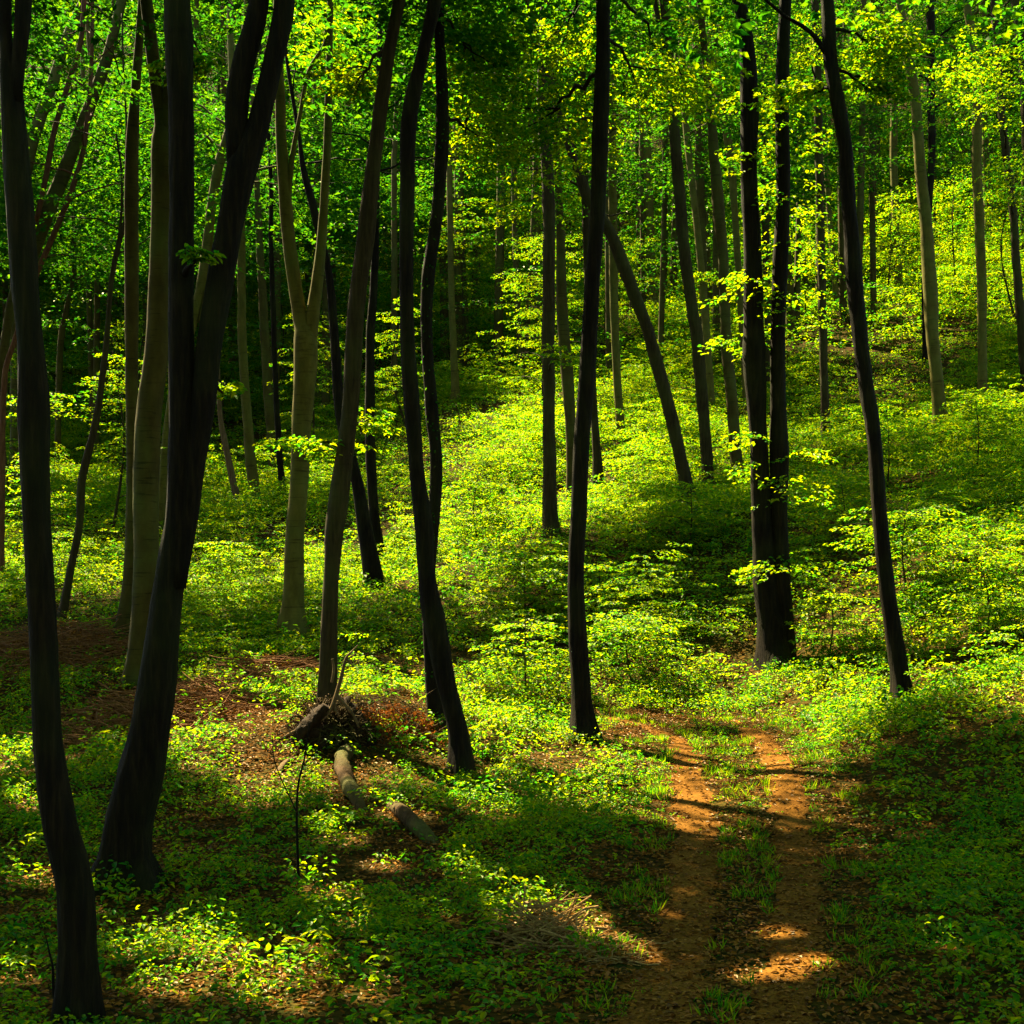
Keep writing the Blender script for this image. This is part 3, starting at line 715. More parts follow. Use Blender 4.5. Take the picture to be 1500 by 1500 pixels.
for ti, t in enumerate(TREES):
    bx, by, bw = t['main'][-1]
    D = t.get('D') or cast([bx], [by])[0]
    if np.isnan(D): D = 45.0
    base = unproj(bx, by, D); base[2] = ground(base[0], base[1])
    P, R = stem3d(t['main'], D, 0)
    P, R = P[::-1], R[::-1]*t.get('wid', 1)     # base first
    # slow lean in depth, so that trunks do not stand in one plane
    lean = rng.normal(0, 0.035)
    # go on above the top of the picture
    H = t['H']; ztop = base[2]+H
    d = unit(P[-1]-P[-3]); 
    ext = []; p = P[-1].copy(); r = R[-1]
    for q in range(60):
        if p[2] >= ztop or r < 0.015: break
        d = unit(d*np.array([0.93,0.93,1])+np.array([rng.normal(0, .03), rng.normal(0, .03), 0.05]))
        p = p+d*0.9; r = max(r*0.955, 0.02)
        ext.append([*p, r])
    full = np.c_[P, R]
    if ext: full = np.vstack([full, ext])
    hh = full[:,2]-base[2]
    full[:,1] += lean*np.maximum(hh, 0)*np.minimum(hh/6, 1)
    foot = full[0].copy(); foot[2] -= 0.35; foot[3] *= 1.12
    full = np.vstack([foot, full])
    n = int(np.clip(60+len(full)*4, 60, 170))
    # denser rings near the foot come from the finer spacing of the first points
    L = smooth_line(full, n)
    L[:,3] = np.maximum(L[:,3], 0.012)
    sides = 26 if D < 30 else 16
    root = thing("beech_tree", t['label'], "tree", base, "beech trees of the wood")
    bb = Buf()
    h = L[:,2]-base[2]
    amp = max(t.get('lobe', 0.5), .5)
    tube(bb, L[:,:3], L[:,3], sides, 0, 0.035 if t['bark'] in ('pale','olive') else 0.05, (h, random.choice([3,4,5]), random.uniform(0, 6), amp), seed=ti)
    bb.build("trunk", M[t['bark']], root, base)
    tops = [full[-1,:3]]
    for li, lm in enumerate(t.get('limbs', [])):
        Q, r = stem3d(lm, D-0.02, 0); Q, r = Q[::-1], r[::-1]*t.get('wid', 1)
        fl = np.c_[Q, r]
        if lm[0][1] < 60:
            d = unit(Q[-1]-Q[-2]); p = Q[-1].copy(); rr = r[-1]; ex = []
            for q in range(40):
                if p[2] >= ztop-1 or rr < 0.015: break
                d = unit(d*np.array([0.93,0.93,1])+np.array([rng.normal(0, .03), rng.normal(0, .03), 0.05]))
                p = p+d*0.9; rr = max(rr*0.95, 0.015); ex.append([*p, rr])
            if ex: fl = np.vstack([fl, ex])
        hh = fl[:,2]-base[2]
        fl[:,1] += lean*np.maximum(hh, 0)*np.minimum(hh/6, 1)
        Ll = smooth_line(fl, int(np.clip(len(fl)*5, 24, 120))); Ll[:,3] = np.maximum(Ll[:,3], 0.01)
        lb = Buf()
        tube(lb, Ll[:,:3], Ll[:,3], 18 if D < 30 else 12, 0, 0.04, None, seed=100+ti*7+li)
        lb.build("limb", M[t['bark']], root, base)
        tops.append(fl[-1,:3])
    trees[t['k']] = dict(root=root, base=base, D=D, H=H, axis=L, tops=tops, crown=Buf(), bark=t['bark'], twigs=[])
keys = list(trees)

def axis_at(tr, z):
    L = tr['axis']; i = np.argmin(abs(L[:,2]-z))
    return L[i,:3], L[i,3]
def branch(tr, A, B, r0, r1, sag=0.08, buf=None):
    n = 9; t = np.linspace(0, 1, n)[:,None]
    P = A*(1-t)+B*t
    P[:,2] += np.linalg.norm(B-A)*(sag*np.sin(np.pi*t[:,0]))
    P[1:-1] += rng.normal(0, 0.03, (n-2, 3))*np.linalg.norm(B-A)*0.4
    tube(buf or tr['crown'], P, np.linspace(r0, r1, n), 6, 1, 0.04, None, seed=int(rng.integers(1e6)), cap=False)

STEMS = []
for t in TREES:
    for ln in [t['main']]+t.get('limbs', []):
        a = np.array(ln, float)
        l = smooth_line(a, 60)
        STEMS.append(np.c_[l, np.full(60, trees[t['k']]['D'])])
STEMS = np.concatenate(STEMS)
STEMS = STEMS[(STEMS[:,1] > -60) & (STEMS[:,1] < 620)]
def clear_of_stems(P, share=0.93):
    px, py = proj(P)
    hid = np.zeros(len(P), bool)
    cand = np.nonzero((px > -80) & (px < 1580) & (py > -90) & (P[:,1] > 3))[0]
    for c in np.array_split(cand, max(1, len(cand)//2000)):
        rad = 0.8*F/P[c,1]
        h = (abs(px[c][:,None]-STEMS[None,:,0]) < STEMS[None,:,2]/2+rad[:,None]) & (abs(py[c][:,None]-STEMS[None,:,1]) < rad[:,None]) & (P[c,1][:,None] < STEMS[None,:,3]+0.3)
        hid[c] = h.any(1)
    return ~(hid & (rng.random(len(P)) < share))
# ---- upper crowns: limbs and leaf sprays
for k in keys:
    tr = trees[k]; base, H, D = tr['base'], tr['H'], tr['D']
    if k == 't36': continue
    lo = base[2] + (0.60*H if D < 40 else 0.45*H)
    hi = base[2]+H
    nb = 9
    cr = []
    for q in range(nb):
        z = lo+(hi-lo)*(q+0.3)/nb
        A, r = axis_at(tr, z)
        a = q*2.4+rng.uniform(0, 1); ln = rng.uniform(1.8, 3.4)*(1-0.45*(q/nb))
        Bp = A+np.array([math.cos(a)*ln, math.sin(a)*ln, ln*rng.uniform(0.15, 0.5)])
        branch(tr, A, Bp, max(r*0.4, 0.02), 0.012)
        m = 7
        tt = rng.uniform(0.3, 1.05, m)[:,None]
        O = A*(1-tt)+Bp*tt+rng.normal(0, 0.35, (m, 3))
        cr.append(np.c_[O, a+rng.normal(0, 0.9, m)])
    cr = np.vstack(cr)
    cr = cr[keep_canopy(cr[:,:3], 0.8)]
    cr = cr[clear_of_stems(cr[:,:3])]
    sprays(tr['crown'], cr[:,:3], cr[:,3], rng.uniform(1.2, 2.0, len(cr)), 0.11 if D < 40 else 0.12, nl=70 if D < 40 else 90, droop=0.3, mi=2, cull=D < 70)

# ---- canopy added and shaped to shade the hollow: sprays over every shaded patch of ground, gaps over the sunlit ones
def canopy(y0, y1, dens, leaf, L, nl):
    area = []
    n = int(dens*(y1-y0)*0.77*(y0+y1)/2*1.3)
    y = rng.uniform(y0, y1, n*2); x = rng.uniform(-1, 1, n*2)*(0.5*y+2)
    keepw = rng.random(n*2) < (0.5*y+2)/(0.5*y1+2)
    x, y = x[keepw][:n], y[keepw][:n]
    G = np.stack([x, y, ground(x, y)], -1)
    px, py = proj(G)
    h = rng.uniform(10.5, 19, len(x))
    P = G+SUN*(h/SUN[2])[:,None]
    P = P[keep_canopy(P)]
    return P[clear_of_stems(P)]
can = [(canopy(6, 20, 42.0, .13, 1.8, 70), .14, 50, 1.2), (canopy(20, 40, 16.0, .15, 2.0, 70), .17, 60, 1.6), (canopy(40, 80, 6.0, .2, 2.6, 60), .18, 96, 2.4), (canopy(80, 105, 1.6, .2, 2.6, 60), .22, 96, 3.0)]
axes = {k: trees[k]['axis'] for k in keys if k != 't36'}
tops = np.array([[*axes[k][np.argmin(abs(axes[k][:,2]-(trees[k]['base'][2]+13))),:2]] for k in axes])
tk = list(axes)
for P, lf, nl, Ls in can:
    d = ((P[:,None,:2]-tops[None])**2).sum(-1)
    # nearest tree, a little mixed so that crowns interlock
    who = (d*rng.uniform(0.6, 1.4, d.shape)).argmin(1)
    for i, k in enumerate(tk):
        S = P[who == i]
        if not len(S): continue
        az = rng.uniform(0, 6.28, len(S)); LL = Ls*rng.uniform(.8, 1.25, len(S))
        sprays(trees[k]['crown'], S-np.stack([np.cos(az), np.sin(az), 0*az], -1)*(LL*0.5)[:,None], az, LL, lf, nl=nl, droop=0.3, mi=2, cull=Ls < 2)

# ---- leafy boughs that hang into the picture: (tree, x, y, half width, half height, sprays, depth offset, leaf, spray length)
BOUGHS = [
 ('t10', 790,185,100,70, 60, 2.5, .085, 1.1), ('t10', 940,120,80,60, 34, 2.0, .085, 1.0), ('t9b', 700,90,60,80, 40, 2.0, .08, 1.1),
 ('t9b', 700,190,50,60, 26, 1.0, .08, 1.0), ('t10', 820,60,70,50, 30, 3.0, .085, 1.0), ('t10', 1000,110,50,50, 16, 4.0, .09, 1.0),
 ('t6', 480,648,85,10, 12, 0.3, .085, .8), ('t6', 530,625,40,25, 9, 1.0, .085, .7), ('t6', 520,115,55,22, 12, 1.0, .085, .8), ('t5', 470,60,60,50, 24, 3.0, .10, 1.1),
 ('t2', 330,565,22,16, 5, 2.0, .08, .6), ('t2', 285,365,14,6, 2, -0.5, .07, .35), ('t2', 285,85,30,20, 6, 2, .08, .5),
 ('t22', 1190,130,50,12, 12, 1.0, .09, .8), ('t22', 1290,60,50,45, 30, 1.0, .09, .9), ('t22', 1270,120,40,30, 16, 1.0, .09, .8),
 ('t29', 1450,120,45,90, 34, -6.0, .11, 1.3), ('t29', 1480,260,40,50, 16, -4.0, .11, 1.3),
 ('l2', 1030,400,45,14, 12, -3.0, .12, 1.0), ('t12', 818,520,25,18, 7, -2.0, .10, .7), ('t12', 800,290,40,40, 14, 2.0, .11, 1.2),
 ('t11', 845,215,40,35, 18, 1.0, .11, 1.0), ('t25', 1420,110,60,60, 22, 3.0, .12, 1.5), ('t20', 1170,60,50,60, 26, -3.0, .11, 1.3),
 ('t17', 985,40,70,50, 24, 0.5, .11, 1.2), ('t13', 760,300,30,40, 12, 2.0, .11, 1.2),
]
for k, x, y, rx, ry, n, dz, lf, L in BOUGHS:
    tr = trees[k]; D = tr['D']+dz
    u = rng.normal(0, 0.5, (n, 3))
    u = u/np.maximum(1, np.linalg.norm(u, axis=1))[:,None]
    P = unproj(x+u[:,0]*rx, y+u[:,1]*ry, D+u[:,2]*rx*D/F)
    c = unproj(x, y, D)
    A, r = axis_at(tr, c[2]-0.25*abs(c[0]-tr['base'][0])*0.5)
    bo = Buf()
    branch(tr, A, c+np.array([0,0,-0.1]), min(r*0.35, 0.045), 0.012, 0.05, bo)
    for q in range(min(4, n)):
        branch(tr, A*0.35+c*0.65, P[q], 0.014, 0.005, 0.02, bo)
    out = np.sign(P[:,0]-A[0])
    az = np.where(out > 0, 0, np.pi)+rng.normal(0, 0.9, n)
    sprays(bo, P - np.stack([np.cos(az), np.sin(az), 0*az], -1)*L*0.4, az, L*rng.uniform(0.7, 1.2, n), lf, nl=64, droop=0.2, fine=D < 24, spread=0.36)
    bo.build("foliage", [M['leaf_beech'], M[tr['bark']]], tr['root'], tr['base'])
# short leafy shoots straight out of the bark of the double trunk
SPR = [(1088,495,26,10,5),(1150,440,30,30,10),(1160,470,26,18,6),(1152,300,22,50,14),(1160,210,22,40,12),(1165,150,18,30,8),(1165,375,20,30,8),(1112,640,14,12,4),(1118,690,12,18,4),
       (1160,715,22,26,9),(1175,665,12,10,4),(1120,826,12,8,4),(1158,822,12,14,4),(1127,845,6,12,3),(1110,130,20,40,8),(1105,230,16,40,7),(1108,400,14,30,6),(1088,420,14,20,4)]
tr = trees['t19']; sh = Buf()
for x, y, rx, ry, n in SPR:
    n = int(n*1.8)
    u = rng.uniform(-1, 1, (n, 3))
    P = unproj(x+u[:,0]*rx*0.6, y+u[:,1]*ry*0.8, tr['D']-0.15+u[:,2]*0.45)
    az = np.where(P[:,0] > unproj(x, y, tr['D'])[0], 0.0, np.pi)+rng.normal(0, 0.8, n)
    sprays(sh, P, az, rng.uniform(0.35, 0.7, n), .085, nl=26, droop=0.3, fine=True)
o = sh.build("foliage", M['leaf_beech'], tr['root'], tr['base']); o['label'] = "yellow-lit leafy shoots sprouting from the bark of the slimmer stem"
# ivy flecks on the bark of the crossing trunk
tr = trees['t9b']
L = tr['axis']; sel = np.nonzero((L[:,2] > 0.8) & (L[:,2] < 11.0))[0]
idx = rng.choice(sel, 420)
a = rng.uniform(0, 2*np.pi, 420)
rad = np.stack([np.cos(a), np.sin(a), 0*a], -1)
iv = Buf()
leaves(iv, L[idx,:3]+rad*L[idx,3:4]*1.02+np.c_[0*a, 0*a, rng.uniform(-.1, .1, 420)], np.array([0,0,-1.0])+0.6*rng.normal(0, 1, (420, 3)), rad+rng.normal(0, .3, (420, 3)), rng.uniform(.03, .055, 420), 0, True)
iv.build("ivy", M['leaf_canopy'], tr['root'], tr['base'])

for k in keys:
    tr = trees[k]
    if tr['crown'].n:
        tr['crown'].build("crown", [M['leaf_beech'], M[tr['bark']], M['leaf_canopy']], tr['root'], tr['base'])

# ------------------------------------------------------------------ saplings and shrubs of their own
def sapling(px, py_base, width_px, height_px, label, n=26, lf=.085, L=0.8, group=None, name="young_beech", D=None, lean=0, lowest=0.25, droop=0.2):
    base = gpoint(px, py_base)
    D = base[1]; s = D/F
    h, w = height_px*s, width_px*s*0.5
    root = thing(name, label, "sapling", base, group or "young beeches and shrubs")
    sb = Buf()
    top = base+np.array([lean*s, 0, h*0.95])
    mid = base*0.5+top*0.5+np.array([rng.normal(0, .06)*h, rng.normal(0, .05)*h, 0])
    ln = smooth_line(np.array([[*(base-[0,0,.15]), 0.012+h*0.007], [*base, 0.011+h*0.0065], [*mid, 0.008+h*0.004], [*top, 0.005]]), 26)
    tube(sb, ln[:,:3], ln[:,3], 8, 0, 0.05, None, seed=int(rng.integers(1e6)))
    cb = Buf()
    f = np.sort(rng.uniform(lowest, 1.0, n))
    prof = np.sqrt(np.clip(1-((f-lowest-0.25*(1-lowest))/(1-lowest)*1.15)**2, 0.12, 1))
    a = np.arange(n)*2.39996+rng.uniform(0, .7, n)
    for q in range(n):
        i = int(f[q]*25); A = ln[min(i, 25),:3]
        l = w*prof[q]*rng.uniform(0.55, 1.0)
        Bp = A+np.array([math.cos(a[q])*l, math.sin(a[q])*l, l*rng.uniform(-0.05, 0.3)])
        if q % 2 == 0 or n < 20:
            tt = np.linspace(0, 1, 5)[:,None]; Pq = A*(1-tt)+Bp*tt; Pq[:,2] += l*0.1*np.sin(np.pi*tt[:,0])
            tube(sb, Pq, np.linspace(max(0.008, ln[i if i < 26 else 25,3]*0.45), 0.004, 5), 5, 0, 0, None, cap=False)
        m = max(1, int(round(l/(L*0.6))))
        tt = (np.arange(m)+0.6)/m
        O = A+(Bp-A)*tt[:,None]-np.array([math.cos(a[q]), math.sin(a[q]), 0])*L*0.35
        sprays(cb, O, a[q]+rng.normal(0, .5, m), L*rng.uniform(0.75, 1.15, m), lf*(.78 if D > 45 else 1), nl=86 if D > 45 else 54, droop=droop, fine=D < 24, spread=0.36, roll=0.10, flat=.2)
    sb.build("stem", M['brown'], root, base)
    cb.build("foliage", M['leaf_beech'], root, base)
    return root
for a_, k_ in SAPLINGS: sapling(*a_, **k_)

# bare dark twiggy sapling in front of the fallen log
base = gpoint(440,1308); D = base[1]
root = thing("bare_sapling", "bare black twiggy sapling standing in front of the fallen log and the root plate", "sapling", base, "leafless saplings")
bb = Buf()
def pix(pts, D, dz=0): 
    a = np.array(pts, float); return np.c_[unproj(a[:,0], a[:,1], D+dz+0*a[:,0]), a[:,2]*D/F*0.5]
for pts in ([(440,1320,5),(438,1270,4.5),(436,1200,4),(438,1150,3.5),(447,1112,3),(450,1090,2.4),(455,1060,1.5)],
            [(436,1195,2.6),(425,1170,2.2),(413,1145,2),(405,1125,1.8),(400,1105,1.6),(399,1075,1.2)],
            [(448,1117,2),(465,1100,1.8),(480,1088,1.4),(496,1075,1)],
            [(400,1105,1.4),(392,1098,1.2),(385,1080,1)]):
    l = smooth_line(pix(pts, D), 26); l[:,1] += rng.normal(0, 0.03)
    tube(bb, l[:,:3], l[:,3], 7, 0, 0.05, None, seed=len(pts))
bb.build("stem", M['dark'], root, base)
base = gpoint(80,1470); D = base[1]
root = thing("bare_sapling", "short dark leafless stick sapling close beside the foot of the thin black trunk", "sapling", base, "leafless saplings")
bb = Buf()
l = smooth_line(pix([(80,1478,5),(78,1440,4.5),(77,1415,4),(72,1395,3),(68,1375,2)], D), 20); tube(bb, l[:,:3], l[:,3], 7, 0, 0.06)
bb.build("stem", M['dark'], root, base)

# ------------------------------------------------------------------ root plate, fallen log, brush
base = gpoint(482,1085); D = base[1]
root = thing("uprooted_stump", "torn-up root plate with grey dead roots reaching up, below the slim brown beech", "stump", base)
bb = Buf()
nu, nv = 40, 22
th = np.linspace(0, 2*np.pi, nu, endpoint=False); ph = np.linspace(0.02, np.pi*0.5, nv)
TH, PH = np.meshgrid(th, ph)
r = 1+0.18*np.sin(3*TH+1)*np.sin(PH)+0.12*np.sin(5*TH+4*PH)+0.16*rng.standard_normal(TH.shape)*np.sin(PH)+0.1*np.sin(9*TH+7*PH)
hx = 58*D/F; hz = 60*D/F
V = np.stack([base[0]+r*hx*np.sin(PH)*np.cos(TH)*(1-0.15*np.cos(PH)), base[1]+0.15+r*0.5*np.sin(PH)*np.sin(TH), base[2]-0.12+r*hz*np.cos(PH)+0.22*hz*np.sin(PH)*np.cos(TH)*np.cos(PH)], -1)
i = np.arange(nv-1)[:,None]*nu; j = np.arange(nu)[None]; k2 = (j+1) % nu
bb.add(V.reshape(-1, 3), np.stack([i+j, i+nu+j, i+nu+k2, i+k2], -1).reshape(-1, 4), 0, True)
bb.build("soil_mound", M['soil'], root, base)
for pts in ([(411,1083,3),(430,1072,4),(450,1064,4.5),(470,1055,5),(484,1040,5.5),(492,1020,6),(498,1000,6),(504,975,5),(508,962,4),(515,955,3),(524,945,1.5)],
            [(508,965,3),(515,962,2.5),(522,957,1.5)], [(508,965,4),(514,972,3),(518,978,2)],
            [(494,1020,6),(503,1030,5),(512,1040,5),(520,1052,4),(526,1066,3)],
            [(492,1030,5),(491,1040,4),(496,1047,3)],
            [(432,1088,12),(444,1074,18),(458,1058,22),(468,1046,22),(478,1034,16)],
            [(487,965,3),(489,980,4),(486,1000,4)],[(420,1060,2),(430,1090,3),(424,1110,3)]):
    b2 = Buf()
    l = smooth_line(pix(pts, D-0.45), 30)
    tube(b2, l[:,:3], l[:,3], 9 if pts[0][2] < 10 else 18, 0, 0.08 if pts[0][2] < 10 else .28, None, seed=len(pts))
    o = b2.build("dead_root", M['dead'] if pts[0][2] < 10 else M['soil'], root, base)
bb = Buf()
for q in range(420):
    a = rng.uniform(0, 2*np.pi); e = rng.uniform(0.05, 1.5)
    d = np.array([math.cos(a)*math.cos(e), -abs(math.sin(a)*math.cos(e)), math.sin(e)])
    P0 = np.array([base[0], base[1]+.1, base[2]])+d*np.array([hx*.85, .45, hz*.85])
    ln_ = rng.uniform(.1, .42)
    P = P0+np.cumsum(np.vstack([[0,0,0], d*ln_/5*.5+rng.normal(0, .035, (5, 3))+np.array([0,0,-.018])]), 0)
    tube(bb, P, np.linspace(rng.uniform(.006, .018), .003, 6), 5, 0, 0, None, cap=False)
bb.build("root_fringe", M['rot'], root, base)
# rusty dead foliage heap right of it
def brush(name, label, cat, cx, cy, wpx, hpx, nst, st_len, st_r, matk, nleaf=0, leafmat='leaf_rust', flat=0.25, lf=.06, depth=0.8):
    base = gpoint(cx, cy); D = base[1]; s = D/F
    w, h = wpx*s*0.5, hpx*s
    root = thing(name, label, cat, base, "heaps of dead twigs")
    b2 = Buf()
    for q in range(nst):
        a = rng.uniform(0, 6.28); rr = math.sqrt(rng.random())
        x = base[0]+w*rr*math.cos(a); y = base[1]+depth*rr*math.sin(a)
        z = ground(x, y)+h*max(0.05, (1-rr**1.6))*rng.random()
        l = st_len*rng.uniform(0.5, 1.3); az = rng.normal(0.15, 0.55)+(np.pi if rng.random() < .5 else 0); el = rng.normal(0, flat)
        d = np.array([math.cos(az)*math.cos(el), math.sin(az)*math.cos(el), math.sin(el)])
        P = np.array([x, y, z])+d*np.linspace(-.5, .5, 6)[:,None]*l
        P += np.cumsum(rng.normal(0, .025*l, (6, 3)), 0)
        g0 = ground(P[:,0], P[:,1]); P[:,2] = np.maximum(P[:,2], g0+0.01)
        r = st_r*rng.uniform(0.5, 1.4)
        tube(b2, P, np.linspace(r, r*0.35, 6), 5, 0, 0, None, cap=False)
    b2.build("stick", M[matk], root, base)['kind'] = 'stuff'
    if nleaf:
        b3 = Buf()
        a = rng.uniform(0, 6.28, nleaf); rr = np.sqrt(rng.random(nleaf))
        x = base[0]+w*rr*np.cos(a); y = base[1]+depth*rr*np.sin(a)
        z = ground(x, y)+h*np.maximum(0.06, 1-rr**1.2)*rng.random(nleaf)*(.4+.9*vnoise(x, y, 5, 77))
        leaves(b3, np.stack([x, y, z], -1), rng.normal(0, 1, (nleaf, 3)), np.array([0,0,.6])+rng.normal(0, .7, (nleaf, 3)), rng.uniform(.6, 1.3, nleaf)*lf, 0, True, 0.55)
        b3.build("foliage", M[leafmat], root, base)
    return root
brush("brush_heap", "heap of rusty red dead leaves and twigs between the root plate and the ivy-flecked trunk", "brush heap", 572,1066,180,52, 190, .8, .007, 'dead', 4500, 'leaf_rust', .45, .055, .8)
brush("brush_heap", "long heap of brown dead twigs on the rise behind the thin black trunk", "brush heap", 90,965,270,55, 420, 1.3, .012, 'twig', 2600, 'leaf_dead', .25, .07, 2.2)
brush("brush_heap", "brown tangle of fallen branches crossing behind the massive black twin trunk", "brush heap", 235,1050,330,42, 420, 1.2, .013, 'twig', 2600, 'leaf_dead', .22, .06, 1.6)
brush("brush_heap", "scatter of grey dead branches under the forked pale beech", "brush heap", 390,990,200,26, 180, 1.1, .011, 'twig', 500, 'leaf_dead', .2, .06, 1.2)
brush("twig_pile", "small pale pile of dry twigs in the dark plants beside the track", "twig pile", 800,1375,120,60, 170, .5, .008, 'straw', 90, 'leaf_dead', .5, .05, .35)
brush("twig_pile", "thin scatter of dry sticks trailing from the twig pile onto the track", "twig pile", 900,1393,120,14, 70, .45, .006, 'straw', 120, 'leaf_dead', .12, .05, .3)
def log(label, pts, matk='rot', sink=0.1):
    D = cast([p[0] for p in pts], [p[1] for p in pts])
    a = np.array(pts, float); P = unproj(a[:,0], a[:,1], D); P[:,2] = ground(P[:,0], P[:,1])
    r = a[:,2]*D/F*0.5*(.8 if a[:,2].max() > 10 else 1); P[:,2] += r*(1-sink); P[-1,2] -= r[-1]*1.9; P[0,2] -= r[0]*.6
    l = smooth_line(np.c_[P, r], 60)
    b2 = Buf(); tube(b2, l[:,:3], l[:,3], 22, 0, 0.15, None, seed=len(pts)+3)
    base = P[len(P)//2].copy(); base[2] = ground(base[0], base[1])
    o = b2.build("fallen_log", M[matk], None, base)
    return tag(o, label, "log")
log("curved brown rotting log with a cut end lit by sun below the root plate", [(516,1097,22),(507,1112,26),(500,1130,27),(507,1152,27),(520,1172,26),(532,1188,20)])
log("brown mossy log half sunk in the dark plants in front of the curved one", [(574,1185,20),(588,1200,27),(603,1215,30),(620,1228,26),(645,1238,16)])
log("thin fallen stick lying across litter beside the massive black twin trunk", [(242,1338,4),(262,1350,5),(290,1368,6),(330,1390,6),(360,1402,3)], 'dead', .1)
log("short pale stick on the litter next to the thin black trunk", [(136,1388,5),(155,1392,7),(172,1396,5)], 'dead', .1)
log("slim branch lying sunlit in the leaf-littered gully below the brush", [(405,1135,7),(420,1120,8),(440,1108,7)], 'dead', .2)
log("dark dead branch lying on the slope near the leaning brown trunk", [(890,712,5),(905,702,6),(925,692,5)], 'rot', .1)

# ------------------------------------------------------------------ ground cover
def scatter(y0, y1, dens):
    ar = (y1-y0)*((0.5*y0+2)+(0.5*y1+2))
    n = int(dens*ar)
    y = rng.uniform(y0, y1, int(n*1.6)); x = rng.uniform(-1, 1, len(y))*(0.5*y1+2)
    ok = abs(x) < 0.5*y+2
    x, y = x[ok][:n], y[ok][:n]
    return x, y
def litter_patch(px, py):
    """how bare of plants the ground is"""
    o = 0*px
    for cx, cy, rx, ry, a in [(385,1105,75,75,.95),(400,845,60,26,.9),(950,1060,80,18,.7),(560,975,70,22,.6),(90,940,170,55,.85),(245,1045,180,42,.85),
                              (350,985,130,18,.6),(900,1400,130,60,.75),(250,1220,120,60,.5),(200,1400,330,120,.35),(1150,1460,260,70,.55),(910,690,70,25,.7),(1010,1350,220,150,.45),(780,1400,140,50,.5),(40,1440,90,50,.6),(330,1455,120,50,.3),(505,1150,34,60,1),(606,1225,52,42,.95),(800,1385,90,40,.9),(482,1062,58,42,.9),(572,1045,85,32,.9),(1090,1420,190,130,.6),(1085,1250,140,160,.35),(1240,1200,70,50,.5)]:
        o = np.maximum(o, a*np.exp(-(((px-cx)/rx)**2+((py-cy)/ry)**2)**2.5))
    return o
herb = Buf()
for y0, y1, dens, nl, lf, hh, fine, sd, thr in [
        (6.5,12,200,8,.034,.12,True,5,.34),(12,18,150,8,.039,.16,True,5,.32),(18,26,100,9,.047,.22,True,5,.25),(26,40,48,9,.064,.28,False,5,.2),(40,65,15,9,.10,.4,False,5,.1),(65,130,3.6,9,.17,.6,False,5,0),
        (6.5,14,34,7,.054,.22,True,31,.48),(14,26,16,8,.072,.34,True,31,.40),(26,40,7,9,.11,.45,False,31,.3),
        (6.5,18,60,5,.052,.20,True,33,.52)]:
    x, y = scatter(y0, y1, dens)
    G = np.stack([x, y, ground(x, y)], -1)
    px, py = proj(G)
    rd = rut_distance(x, y)
    bare = litter_patch(px, py)
    clump = vnoise(x, y, 1.7, sd)*0.55+vnoise(x, y, 5.0, sd+1)*0.45
    mid = np.exp(-(rd/0.7)**2)*(y < 23)
    p = np.clip((clump-thr)*3.2, 0, 1)*(1-bare)*(1-0.3*mid)
    ok = (rng.random(len(x)) < p) & (rd > 0.10*rng.normal(0, 1, len(x))-np.clip((12-y)/18, 0, .3)*rng.random(len(x)))
    if lf > .05 and y0 < 26: ok &= rd > 0.35
    G, cl = G[ok], clump[ok]
    rdk = np.clip(rd[ok]/0.8, 0.25, 1)
    h = hh*rng.uniform(0.35, 1.3, len(G))*(0.5+cl)*rdk
    herbs(herb, G, h, lf*rng.uniform(0.7, 1.35, len(G))*np.clip(.5+.5*rdk, 0, 1), nl, 0, fine, spread=1.4 if sd != 33 else .6)
# beech seedlings: little flat sprays just above the litter
x, y = scatter(6.5, 20, 9.0)
G = np.stack([x, y, ground(x, y)], -1); px, py = proj(G)
ok = (rng.random(len(x)) < np.clip((vnoise(x, y, 1.2, 41)-.4)*3, 0, 1)*(1-litter_patch(px, py)*.6)) & (rut_distance(x, y) > .4)
G = G[ok]; G[:,2] += rng.uniform(.10, .34, len(G))
sprays(herb, G, rng.uniform(0, 6.28, len(G)), rng.uniform(.25, .5, len(G)), .055, nl=22, droop=.3, fine=True)
# grass tufts along the ruts and in the middle strip
x, y = scatter(6.5, 24, 40.0)
rd = rut_distance(x, y)
ok = (rd > 0.0) & (rng.random(len(x)) < 0.8*np.exp(-(rd/0.5)**2)*np.clip((vnoise(x, y, 3, 51)-.3)*3, 0, 1))
x, y = np.repeat(x[ok], 14), np.repeat(y[ok], 14)
x = x+rng.normal(0, .03, len(x)); y = y+rng.normal(0, .03, len(y))
P = np.stack([x, y, ground(x, y)], -1); n = len(P)
D = rng.normal(0, .55, (n, 3)); D[:,2] = 1
leaves(herb, P, D, np.c_[rng.normal(0, 1, (n, 2)), rng.normal(0, .2, n)], rng.uniform(.05, .14, n), 0, False, .09, .02)
tag(herb.build("woodland_herbs", M['leaf_herb']), "low green leafy plants covering the forest floor", "ground cover", kind='stuff')

